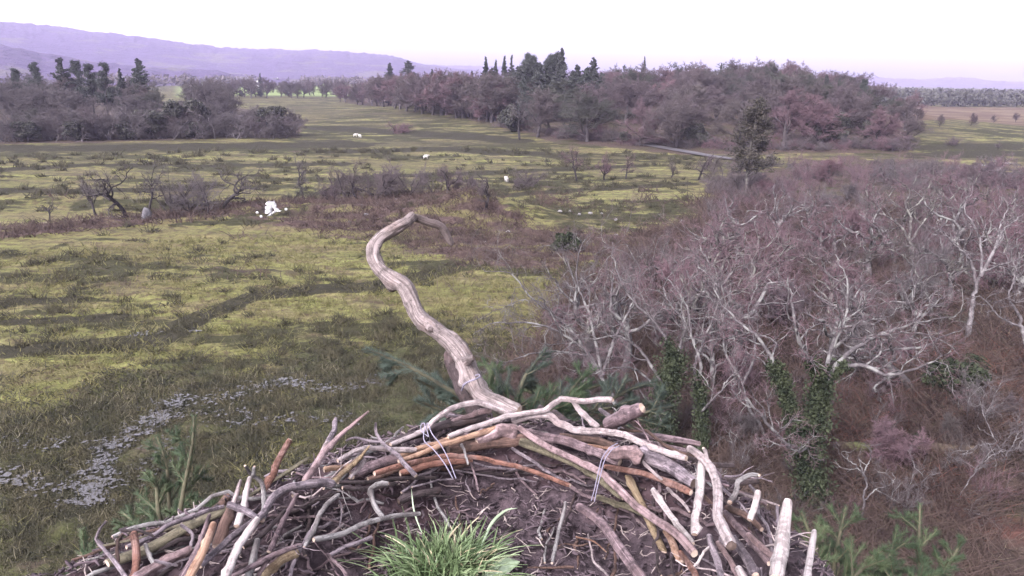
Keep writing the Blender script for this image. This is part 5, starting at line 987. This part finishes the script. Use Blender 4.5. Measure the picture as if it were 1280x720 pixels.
# lower courses: sticks woven along the outside and inside of the rim
rg = np.random.default_rng(900)
RL = catmull(np.column_stack([RIM, np.zeros(len(RIM))]), 12)[:, :2]; RL = RL[(RL[:, 0] > -0.67) & (RL[:, 0] < 0.58)]; XL, XR = RL[:, 0].min() - 0.02, RL[:, 0].max() + 0.03
def woven(n, offlo, offhi, zlo, zhi, rlo, rhi, label, lenlo, lenhi, mats_):
    for k in range(n):
        i = int(rg.integers(8, len(RL) - 8)); t = RL[min(i + 4, len(RL) - 1)] - RL[i - 4]; t = t / np.linalg.norm(t); nn = np.array([-t[1], t[0]]); off = rg.uniform(offlo, offhi); a = rg.normal() * 0.38
        d = np.array([t[0] * cos(a) - t[1] * sin(a), t[0] * sin(a) + t[1] * cos(a), rg.normal() * 0.06]); c = np.array([*(RL[i] + nn * off), 0.0]); L = rg.uniform(lenlo, lenhi)
        c[2] = float(nh(np.array(c[0]), np.array(c[1]))) + rg.uniform(zlo, zhi); s = np.linspace(-0.5, 0.5, 12)[:, None]; P = c + d * L * s + np.cumsum(rg.normal(size=(12, 3)) * 0.005, 0); P[:, 0] += np.clip(XL - P[:, 0].min(), 0, 9) - np.clip(P[:, 0].max() - XR, 0, 9)
        gz = nh(P[:, 0], P[:, 1]); P[:, 2] += max(0, (gz - 0.02 - P[:, 2]).max()) * 0.5
        if offlo < 0: P[:, 2] = np.minimum(P[:, 2], gz + 0.035)
        r_ = rg.uniform(rlo, rhi); me, o = stick_mesh('stick', P, np.linspace(r_, r_ * 0.75, 12), mats_[int(rg.integers(len(mats_)))], rg, n=9); tag(obj('stick', me, loc=tuple(o)), label, 'stick', 'woven filler sticks of the nest')
woven(34, 0.0, 0.16, -0.07, -0.01, 0.005, 0.010, 'weathered stick buried in the packed wall of the nest, mostly covered by others', 0.25, 0.55, ['mauve', 'grey', 'brown', 'dark', 'rose', 'grey'])
woven(75, -0.16, 0.0, -0.01, 0.01, 0.0018, 0.0045, 'thin dull twig pressed into the inner slope of the nest among many alike', 0.12, 0.32, ['mauve', 'grey', 'dark', 'dark', 'brown', 'lichen'])
woven(40, 0.06, 0.30, -0.12, 0.0, 0.007, 0.014, 'weathered stick buried in the packed wall of the nest, mostly covered by others', 0.3, 0.6, ['mauve', 'grey', 'brown', 'dark'])
# fine forked brushwood caught between the larger sticks
for k in range(46):
    i = int(rg.integers(6, len(RL) - 6)); c = np.array([np.clip(RL[i][0] + rg.normal() * 0.05, -0.40, 0.40), RL[i][1] - abs(rg.normal()) * 0.07, 0]); c[2] = float(nh(c[0], c[1])) + rg.uniform(0.0, 0.05); a = rg.uniform(0, 2 * pi); P, R = walk(c, (cos(a), sin(a), rg.uniform(-0.1, 0.12)), rg.uniform(0.05, 0.15), 9, 0.2, -0.05, 0.0024, 0.0010, rg)
    b = grow(P, R, 3, 0.3, 0.95, 0.7, 0.45, 0.7, 5, 0.15, 0.0, rg=rg, minr=0.0009); g = Geo(); o = P[0, 0].copy(); V, Q = tubes(P, R, 6); g.add(V - o, Q=Q); V, Q = tubes(*b, 5); g.add(V - o, Q=Q)
    tag(obj('twig', g.mesh('twig', W[['grey', 'mauve', 'lichen', 'dark', 'pale'][int(rg.integers(5))]]), loc=tuple(o)), 'fine forked twig sticking out between the larger sticks of the rim', 'twig', 'brushwood of the nest rim')
# twigs on the earth
for k in range(60):
    u, v = rg.uniform(330, 880), rg.uniform(600, 735); 
    if v < np.interp(u, [330, 450, 600, 720, 880], [660, 612, 600, 612, 690]): continue
    p = at(u, v, nest_depth(u, v)); a = rg.uniform(0, 2 * pi); L = rg.uniform(0.04, 0.13); s = np.linspace(-0.5, 0.5, 8)[:, None]; P = p + np.array([cos(a), sin(a), 0]) * L * s + np.cumsum(rg.normal(size=(8, 3)) * 0.003, 0); P[:, 2] = nh(P[:, 0], P[:, 1]) + 0.006 + 0.004 * rg.random()
    me, o = stick_mesh('twig', P, np.linspace(0.0028, 0.0016, 8) * rg.uniform(0.6, 1.3), ['grey', 'mauve', 'dark', 'lichen', 'brown'][int(rg.integers(5))], rg, n=6); tag(obj('twig', me, loc=tuple(o)), 'short thin twig scattered on the dark earth of the cup', 'twig', 'loose twigs on the nest floor')
# earth lining and its litter
sm = N('peat'); v = sm.coord('Object'); a = sm.noise(v, 28, 6, 0.75); b = sm.noise(v, 5, 3); c = sm.ramp(a, [(0.32, (0.018, 0.012, 0.016)), (0.52, (0.055, 0.038, 0.047)), (0.72, (0.125, 0.09, 0.105))]); c = sm.mix(sm.ramp(b, [(0.5, 0.0), (0.65, 0.5)]), c, (0.075, 0.04, 0.046)); sm.color(c); sm.bump(a, 1.0, 0.012)
X, Y = np.meshgrid(np.linspace(-1.15, 0.95, 420), np.linspace(0.35, 2.05, 340)); Z = nh(X, Y); Z = Z + 0.028 * (fbm(X * 14, Y * 14, 4) - 0.5) + 0.016 * (fbm(X * 55, Y * 55, 3) - 0.5) - 0.012; keep = (Z > 16 - 1.12)
idx = np.arange(X.size).reshape(X.shape); kq = keep[:-1, :-1] & keep[1:, 1:] & keep[1:, :-1] & keep[:-1, 1:]
Q = np.stack([idx[:-1, :-1][kq], idx[:-1, 1:][kq], idx[1:, 1:][kq], idx[1:, :-1][kq]], -1); g = Geo(); g.add(np.stack([X.ravel(), Y.ravel(), Z.ravel()], 1), Q=Q)
tag(obj('nest_lining', g.mesh('nest_lining', sm.m)), 'dark purplish peaty earth filling the cup of the nest', 'nest lining')
def litter(name, n, mats_, lo, hi, rlo, rhi, label, seed):
    r2 = np.random.default_rng(seed); x = r2.uniform(-0.95, 0.75, n); y = r2.uniform(0.5, 1.85, n); z = nh(x, y) + 0.028 * (fbm(x * 14, y * 14, 4) - 0.5) + r2.uniform(-0.004, 0.008, n); ok = z > 16 - 0.93
    c = np.stack([x, y, z], 1)[ok]; m = len(c); a = r2.uniform(0, 2 * pi, m); d = nrm(np.stack([np.cos(a), np.sin(a), r2.normal(size=m) * 0.25], 1)); L = r2.uniform(lo, hi, m); s = np.linspace(-0.5, 0.5, 4)
    P = c[:, None] + d[:, None] * (L[:, None] * s)[..., None] + r2.normal(size=(m, 4, 3)) * 0.0022; V, Q = tubes(P, (r2.uniform(rlo, rhi, m))[:, None] * np.array([0.6, 1, 1, 0.5])[None], 4); g = Geo(); g.add(V, Q=Q); tag(obj(name, g.mesh(name, mats_)), label, 'litter', kind='stuff')
M['chip_dark'] = flat_mat('chip_dark', (0.03, 0.021, 0.027), (0.11, 0.08, 0.095), 25); M['chip_pale'] = flat_mat('chip_pale', (0.17, 0.13, 0.13), (0.36, 0.30, 0.29), 25)
litter('bark_litter', 11000, M['chip_dark'], 0.008, 0.032, 0.0008, 0.0032, 'dark shreds of bark and moss covering the earth of the cup', 61); litter('straw_litter', 2600, M['chip_pale'], 0.01, 0.045, 0.0006, 0.0016, 'pale fibres and chips strewn on the earth of the cup', 62)

# perch
PP = [(648, 516), (622, 504), (603, 494), (594, 478), (587, 462), (578, 444), (563, 426), (541, 410), (523, 396), (514, 376), (503, 358), (486, 347), (471, 332), (466, 314), (474, 299), (492, 287), (508, 277), (516, 269)]
UV_ = catmull(PP, 6); s = np.linspace(0, 1, len(UV_)); D = 1.84 + 0.22 * s + 0.03 * np.sin(s * 6); P = np.array([at(u, v, d) for (u, v), d in zip(UV_, D)]); w = np.interp(s, [0, .08, .25, .4, .5, .62, .7, .8, .9, 1], [25, 24, 22, 22, 18, 21, 17, 16, 14, 11]); rg = np.random.default_rng(12)
W['perch'] = wood_mat('perch_wood', (0.04, 0.028, 0.028), (0.20, 0.16, 0.16), (0.38, 0.32, 0.32), (0.16, 0.11, 0.10), 0.55, gs=1.6, vs=0.5, dk=0.5, ds=0.6)
W['perch_shaded'] = wood_mat('perch_tip_shaded', (0.03, 0.02, 0.02), (0.10, 0.075, 0.075), (0.21, 0.17, 0.17), (0.07, 0.05, 0.047), 0.4, gs=1.5, vs=0.25, dk=0.3, ds=0.4)  # darker copy of the perch wood: the tip's shadow side put into its colour
me, o = stick_mesh('driftwood_perch', P, w / 2 * D / FPX, 'perch', rg, n=24, rough=2.1); perch = tag(obj('driftwood_perch', me, loc=tuple(o)), 'tall S-shaped bleached driftwood branch rising from the far rim as a perch', 'perch')
UV2 = catmull([(510, 271), (523, 273), (537, 278), (551, 283), (558, 293), (565, 307)], 6); P2 = np.array([at(u, v, 2.06 + 0.02 * i / 25) for i, (u, v) in enumerate(UV2)]); me, o2 = stick_mesh('hooked_tip', P2, np.interp(np.linspace(0, 1, len(P2)), [0, .5, .8, 1], [10, 10, 9, 6]) / 2 * 2.06 / FPX, 'perch_shaded', rg, n=14, cut='hollow'); obj('hooked_tip', me, perch, tuple(o2 - o))
for (ku, kv, du, dv, kr) in [(583, 452, 9, -5, 0.008), (541, 411, -8, 2, 0.007), (474, 334, -7, 4, 0.006), (497, 284, 6, 5, 0.005), (508, 366, 7, -4, 0.006)]:
    kd_ = 1.84 + 0.22 * (515 - kv) / 245; me, o2 = stick_mesh('broken_stub', np.array([at(ku, kv, kd_), at(ku + du * .6, kv + dv * .6, kd_ - .004), at(ku + du, kv + dv, kd_ - .008)]), np.array([kr * 1.5, kr, kr * 0.7]), 'perch', rg, n=9, cut='hollow', rough=1.8); obj('broken_stub', me, perch, tuple(o2 - o))
me, o2 = stick_mesh('knot', np.array([at(520, 378, 1.97), at(519, 384, 1.955), at(518, 391, 1.96)]), np.array([0.006, 0.011, 0.006]), 'brown', rg, n=8); obj('knot', me, perch, tuple(o2 - o))
stick([(566, 437), (572, 460), (586, 495), (606, 540)], 27, 26, 'dark', 'broken dark brown post stub that the perch is tied to', 0, name='post_stub', depth=[1.98, 1.98], cat='post', cut='hollow', wob=1.3)
# wires
wm = N('wire'); wm.color((0.15, 0.135, 0.18)); wm.b.inputs['Metallic'].default_value = 0.0; wm.b.inputs['Roughness'].default_value = 0.4; M['wire'] = wm.m
def wire(pts, w, label, depth=None, lift=0.0, n=8):
    UV_ = catmull(pts, 8); D = np.array([nest_depth(u, v) for u, v in UV_]) if depth is None else np.interp(np.linspace(0, 1, len(UV_)), np.linspace(0, 1, len(depth)), depth)
    if depth is None: A_ = np.polyfit(np.linspace(0, 1, len(D)), D, 2); D = np.polyval(A_, np.linspace(0, 1, len(D))) - lift
    P = np.array([at(u, v, d) for (u, v), d in zip(UV_, D)]); return P, w / 2 * D / FPX
def ties(name, runs, label):
    g = Geo()
    for pts, w, kw in runs:
        P, R = wire(pts, w, '', **kw); V, Q = tubes(P[None], R[None], 8); g.add(V, Q=Q)
    tag(obj(name, g.mesh(name, M['wire'])), label, 'wire')
ties('wire_tie', [([(536, 546), (528, 540), (526, 532), (531, 530), (530, 550), (542, 562), (556, 580), (566, 598)], 1.3, {'lift': 0.16}), ([(536, 546), (533, 534), (535, 529), (540, 542), (551, 556), (561, 575), (570, 598)], 1.3, {'lift': 0.165})], 'thin pale double wire loop binding the sticks left of the perch')
ties('wire_tie', [([(772, 554), (762, 560), (753, 572), (748, 590), (743, 612), (739, 626)], 1.2, {'lift': 0.17}), ([(774, 557), (765, 562), (756, 575), (751, 592), (746, 612), (743, 627)], 1.2, {'lift': 0.17})], 'shiny lavender wire band binding the sticks right of the perch')
ties('wire_tie', [([(600, 471), (594, 474), (586, 477), (580, 482), (577, 488)], 2.2, {'depth': [1.84, 1.815, 1.82, 1.85, 1.87]}), ([(600, 471), (598, 468), (588, 473), (578, 482)], 1.6, {'depth': [1.84, 1.88, 1.9, 1.87]})], 'thin dark wire wound round the lower part of the perch')

# grass tuft
gmat = N('tuft_green'); gv = gmat.coord('Object'); gmat.color(gmat.ramp(gmat.noise(gv, 18, 3), [(0.3, (0.05, 0.08, 0.035)), (0.55, (0.12, 0.165, 0.08)), (0.75, (0.28, 0.32, 0.20))])); gmat.b.inputs['Roughness'].default_value = 0.5
rg = np.random.default_rng(5); base = at(552, 742, nest_depth(552, 718)); base[2] = ZS; nb = 1200; K = 7
c0 = base + rg.normal(size=(nb, 3)) * np.array([0.036, 0.03, 0.0]); az = rg.uniform(0, 2 * pi, nb); out = (c0 - base)[:, :2] * 8 + np.stack([np.cos(az), np.sin(az)], 1) * 0.45; H = rg.uniform(0.03, 0.088, nb); lean = rg.uniform(0.3, 1.5, nb); s = np.linspace(0, 1, K + 1)
Pb = np.zeros((nb, K + 1, 3)); Pb[:, :, :2] = c0[:, None, :2] + out[:, None] * (H * lean)[:, None, None] * (s ** 1.7)[None, :, None] * 1.0; Pb[:, :, 2] = c0[:, None, 2] + H[:, None] * (s - 0.45 * (lean / 1.5)[:, None] * s ** 2.5)
Tt = nrm(np.gradient(Pb, axis=1)); S_ = nrm(np.cross(Tt, nrm(rg.normal(size=(nb, 1, 3))))); Nn = np.cross(S_, Tt); wd = (rg.uniform(0.0008, 0.0018, nb)[:, None] * np.sin(pi * (0.12 + 0.86 * (1 - s)))[None])[..., None]
V = np.stack([Pb - S_ * wd, Pb + Nn * wd * 0.35, Pb + S_ * wd], 2); idx = np.arange(nb * (K + 1) * 3).reshape(nb, K + 1, 3); g = Geo()
Q = np.concatenate([np.stack([idx[:, :-1, j], idx[:, :-1, j + 1], idx[:, 1:, j + 1], idx[:, 1:, j]], -1).reshape(-1, 4) for j in (0, 1)]); dead = rg.random(nb) < 0.06; ids = np.concatenate([np.arange(nb).repeat(K)] * 2); VV = V.reshape(-1, 3) - base; g.add(VV, Q=Q[~dead[ids]]); gd = Geo(); gd.add(VV, Q=Q[dead[ids]])
tuft = tag(obj('grass_tuft', g.mesh('grass_tuft', gmat.m), loc=tuple(base)), 'bright green tuft of grass growing from the earth at the front of the nest', 'grass')
obj('dead_blades', gd.mesh('dead_blades', flat_mat('dead_grass', (0.30, 0.25, 0.16), (0.48, 0.42, 0.30), 30)), tuft)
lm = flat_mat('leaf_green', (0.24, 0.30, 0.20), (0.36, 0.43, 0.31), 12, rough=0.45)
def leaf_blade(pts, wd_, label, name='seedling_leaf', cat='leaf', lift=0.03):
    C = catmull(pts, 6); Dp = np.array([nest_depth(u, min(v, 722)) for u, v in C]) - lift; P = np.array([at(u, v, d) for (u, v), d in zip(C, Dp)]); m = len(P); T = nrm(np.gradient(P, axis=0)); S_ = nrm(np.cross(T, [0.1, -0.5, 1])); ww = (np.sin(np.linspace(0.12, pi - 0.02, m)) * wd_)[:, None]; Nn = np.cross(S_, T) * 0.15
    top = [P - S_ * ww, P + Nn * ww * 0, P + S_ * ww]; bot = [P + S_ * ww - Nn * 0.006, P - Nn * 0.008, P - S_ * ww - Nn * 0.006]; V = np.array(top + bot); idx = np.arange(6 * m).reshape(6, m); b = np.roll(idx, -1, 0); g = Geo(); g.add(V.reshape(-1, 3), Q=np.stack([idx[:, :-1], b[:, :-1], b[:, 1:], idx[:, 1:]], -1).reshape(-1, 4)); o_ = obj(name, g.mesh(name, lm)); o_.data.materials[0] = lm
    if cat: tag(o_, label, cat)
    else: o_.parent = tuft; o_.matrix_parent_inverse = Matrix.Translation(-tuft.location); o_['label'] = label
leaf_blade([(612, 724), (628, 708), (650, 702)], 0.016, 'small broad pale green leaf at the right foot of the grass tuft'); leaf_blade([(604, 716), (620, 722), (640, 726)], 0.014, 'second broad leaf cut by the bottom edge right of the tuft')
leaf_blade([(598, 694), (606, 672), (616, 652), (632, 638), (647, 635)], 0.0028, 'long pale grass blade arching right above the tuft', 'grass_blade', None, 0.06)
leaf_blade([(528, 668), (518, 640), (514, 610)], 0.0015, 'single upright grass blade left of the tuft', 'grass_blade', None, 0.08)

# ------------------------------------------------------------------ host spruce: trunk to the ground, boughs, needles
nm = N('needles'); nv = nm.coord('Object'); nm.color(nm.ramp(nm.noise(nv, 5, 3), [(0.3, (0.015, 0.030, 0.016)), (0.55, (0.040, 0.064, 0.030)), (0.75, (0.095, 0.12, 0.06))])); nm.b.inputs['Roughness'].default_value = 0.5
n2 = N('needles_blue'); nv = n2.coord('Object'); n2.color(n2.ramp(n2.noise(nv, 6, 3), [(0.3, (0.018, 0.029, 0.023)), (0.55, (0.043, 0.060, 0.048)), (0.78, (0.10, 0.12, 0.10))])); n2.b.inputs['Roughness'].default_value = 0.5
shootm = flat_mat('shoot_bark', (0.05, 0.042, 0.03), (0.11, 0.10, 0.065), 20)
host = empty('spruce_tree', (0.0, 1.25, gh(0, 1.25)), 'dark green spruce that carries the nest on its cut top', 'conifer'); ho = np.array(host.location)
V, Q = tubes(np.array([[0.02 * sin(k), 1.25 + 0.02 * cos(k * 1.3), z] for k, z in enumerate(np.linspace(-0.3, 15.0, 20))])[None], np.linspace(0.30, 0.13, 20)[None], 12); g = Geo(); g.add(V - ho, Q=Q); obj('trunk', g.mesh('trunk', M['bark_dark']), host)
def needles(P, R, rg, per_m=2400, ln=0.015, wid=0.0011):
    """P (N,K,3) shoots -> tapering needles all round, pointing forward"""
    seg = np.linalg.norm(np.diff(P, axis=1), axis=2).sum(1); out = []
    N_, K_, _ = P.shape; cnt = np.maximum((seg * per_m).astype(int), 12); si = np.repeat(np.arange(N_), cnt); t = rg.random(len(si)) ** 0.9 * (K_ - 1.001); i = t.astype(int); f = (t - i)[:, None]
    C = P[si, i] * (1 - f) + P[si, i + 1] * f; T = nrm(P[si, i + 1] - P[si, i]); pr = nrm(np.cross(T, rg.normal(size=T.shape))); a = rg.uniform(0.60, 0.95, len(si))[:, None]; d = nrm(np.cos(a) * T + np.sin(a) * pr + [0, 0, 0.12]); L = (ln * rg.uniform(0.7, 1.2, len(si)))[:, None]; sd = nrm(np.cross(d, rg.normal(size=d.shape))) * wid; up = np.cross(sd, d) * 0.8
    V = np.stack([C - sd, C + sd, C + up, C + d * L], 1); k = np.arange(len(si))[:, None] * 4
    return V.reshape(-1, 3), np.concatenate([k + [0, 1, 3], k + [1, 2, 3], k + [2, 0, 3]])
def bough(pts, depth, seed, ns=9, sl=0.16, blue=False, ang=0.85, wid=0.0009, per=1500, ln=0.021):
    rg = np.random.default_rng(seed); C = catmull(pts, 8); D = np.interp(np.linspace(0, 1, len(C)), np.linspace(0, 1, len(depth)), depth); P = np.array([at(u, v, d) for (u, v), d in zip(C, D)]); P, R = resample(P, np.linspace(0.010, 0.003, len(P)), 14)
    A, AR = P[None], R[None]; g = Geo(); nd = Geo(); V, Q = tubes(A, AR, 6); g.add(V - ho, Q=Q); V, T = needles(A, AR, rg, per, ln, wid); nd.add(V - ho, T=T)
    if ns:
        L0 = np.linalg.norm(np.diff(P, axis=0), axis=1).sum(); b = grow(A, AR, ns, 0.10, 0.90, ang, sl / L0, 0.55, 5, 0.035, 0.03, rg=rg, minr=0.0018, alen=0.55); V, Q = tubes(*b, 5); g.add(V - ho, Q=Q); V, T = needles(*b, rg, per, ln, wid); nd.add(V - ho, T=T)
        c = grow(*b, 2, 0.3, 0.7, 0.75, 0.5, 0.7, 4, 0.03, 0.03, rg=rg, minr=0.0014); V, Q = tubes(*c, 4); g.add(V - ho, Q=Q); V, T = needles(*c, rg, per, ln, wid); nd.add(V - ho, T=T)
    o = obj('bough', g.mesh('bough', shootm), host); obj('needles', nd.mesh('needles', (n2 if blue else nm).m, smooth=False), o)
bough([(650, 540), (610, 515), (560, 486), (510, 458), (458, 436)], [2.2, 2.15, 2.1, 2.05, 2.0], 1, 6, 0.11, True, per=3000)
bough([(640, 548), (600, 515), (555, 492), (520, 474)], [2.25, 2.2, 2.12], 3, 9, 0.10, True, per=2600)
bough([(640, 545), (590, 528), (550, 512), (520, 500)], [2.3, 2.25, 2.2], 2, 7, 0.12, True, per=2600)
for k, (pts, dp) in enumerate([([(640, 545), (645, 500), (655, 465), (668, 448)], [2.2, 2.35]), ([(660, 550), (690, 510), (715, 478), (735, 455)], [2.2, 2.5]), ([(690, 560), (735, 515), (775, 485), (805, 472)], [2.3, 2.6]), ([(640, 540), (615, 500), (612, 470), (622, 448)], [2.3, 2.5]),
                               ([(720, 560), (770, 525), (815, 505), (842, 500)], [2.3, 2.6]), ([(650, 545), (670, 505), (700, 490), (760, 470)], [2.4, 2.7]), ([(670, 560), (700, 520), (740, 505), (790, 500)], [2.2, 2.4]), ([(640, 545), (660, 520), (690, 505), (720, 500)], [2.15, 2.25])]):
    bough([(u + 0, v + 8) for u, v in pts], dp, 10 + k, 11, 0.14, k % 2 == 0)
for k, (pts, dp) in enumerate([([(216, 740), (213, 680), (212, 630), (208, 580), (196, 545)], [2.3, 2.3]), ([(226, 740), (224, 660), (230, 610), (240, 560), (243, 520)], [2.2, 2.2]), ([(210, 740), (190, 690), (170, 655), (152, 640)], [2.2, 2.3]), ([(228, 730), (245, 680), (262, 640), (270, 615)], [2.3, 2.3]),
                               ([(205, 720), (180, 700), (155, 690), (130, 700)], [2.1, 2.1]), ([(220, 700), (200, 650), (196, 610), (190, 590)], [2.25, 2.25]), ([(150, 760), (130, 730), (112, 705), (100, 690)], [2.0, 2.0])]):
    bough(pts, dp, 30 + k, 7, 0.12)
for k, (pts, dp) in enumerate([([(1040, 760), (1042, 700), (1050, 660), (1057, 626)], [2.3, 2.3]), ([(1035, 760), (1025, 700), (1012, 660), (1002, 632)], [2.2, 2.2]), ([(1150, 780), (1151, 720), (1149, 670), (1150, 622)], [2.4, 2.4]), ([(1060, 770), (1085, 720), (1110, 690), (1128, 662)], [2.3, 2.4]), ([(1150, 740), (1170, 715), (1190, 690), (1202, 668)], [2.4, 2.4]),
                               ([(1030, 760), (1062, 720), (1090, 690), (1100, 680)], [2.1, 2.1]), ([(1150, 740), (1120, 715), (1100, 705)], [2.3, 2.2]), ([(1040, 740), (1020, 720), (1005, 690)], [2.2, 2.2]), ([(1100, 780), (1130, 735), (1160, 715), (1180, 712)], [2.2, 2.2]), ([(1130, 780), (1145, 745), (1120, 720), (1075, 712)], [2.1, 2.1])]):
    bough([(u, v + 8) for u, v in pts], dp, 50 + k, 8, 0.13)
# platform timbers under the nest
for k in range(6):
    a = at_z(200 + 140 * k, 600, 14.8); g = Geo(); x = -0.62 + 0.25 * k; box_geo(g, (x, 1.25, 14.86 + 0.002 * k), (0.12, 1.15, 0.045)); tag(obj('platform_board', g.mesh('platform_board', W['olive'], smooth=False)), 'rough board of the platform hidden beneath the nest', 'board', 'boards of the nest platform')
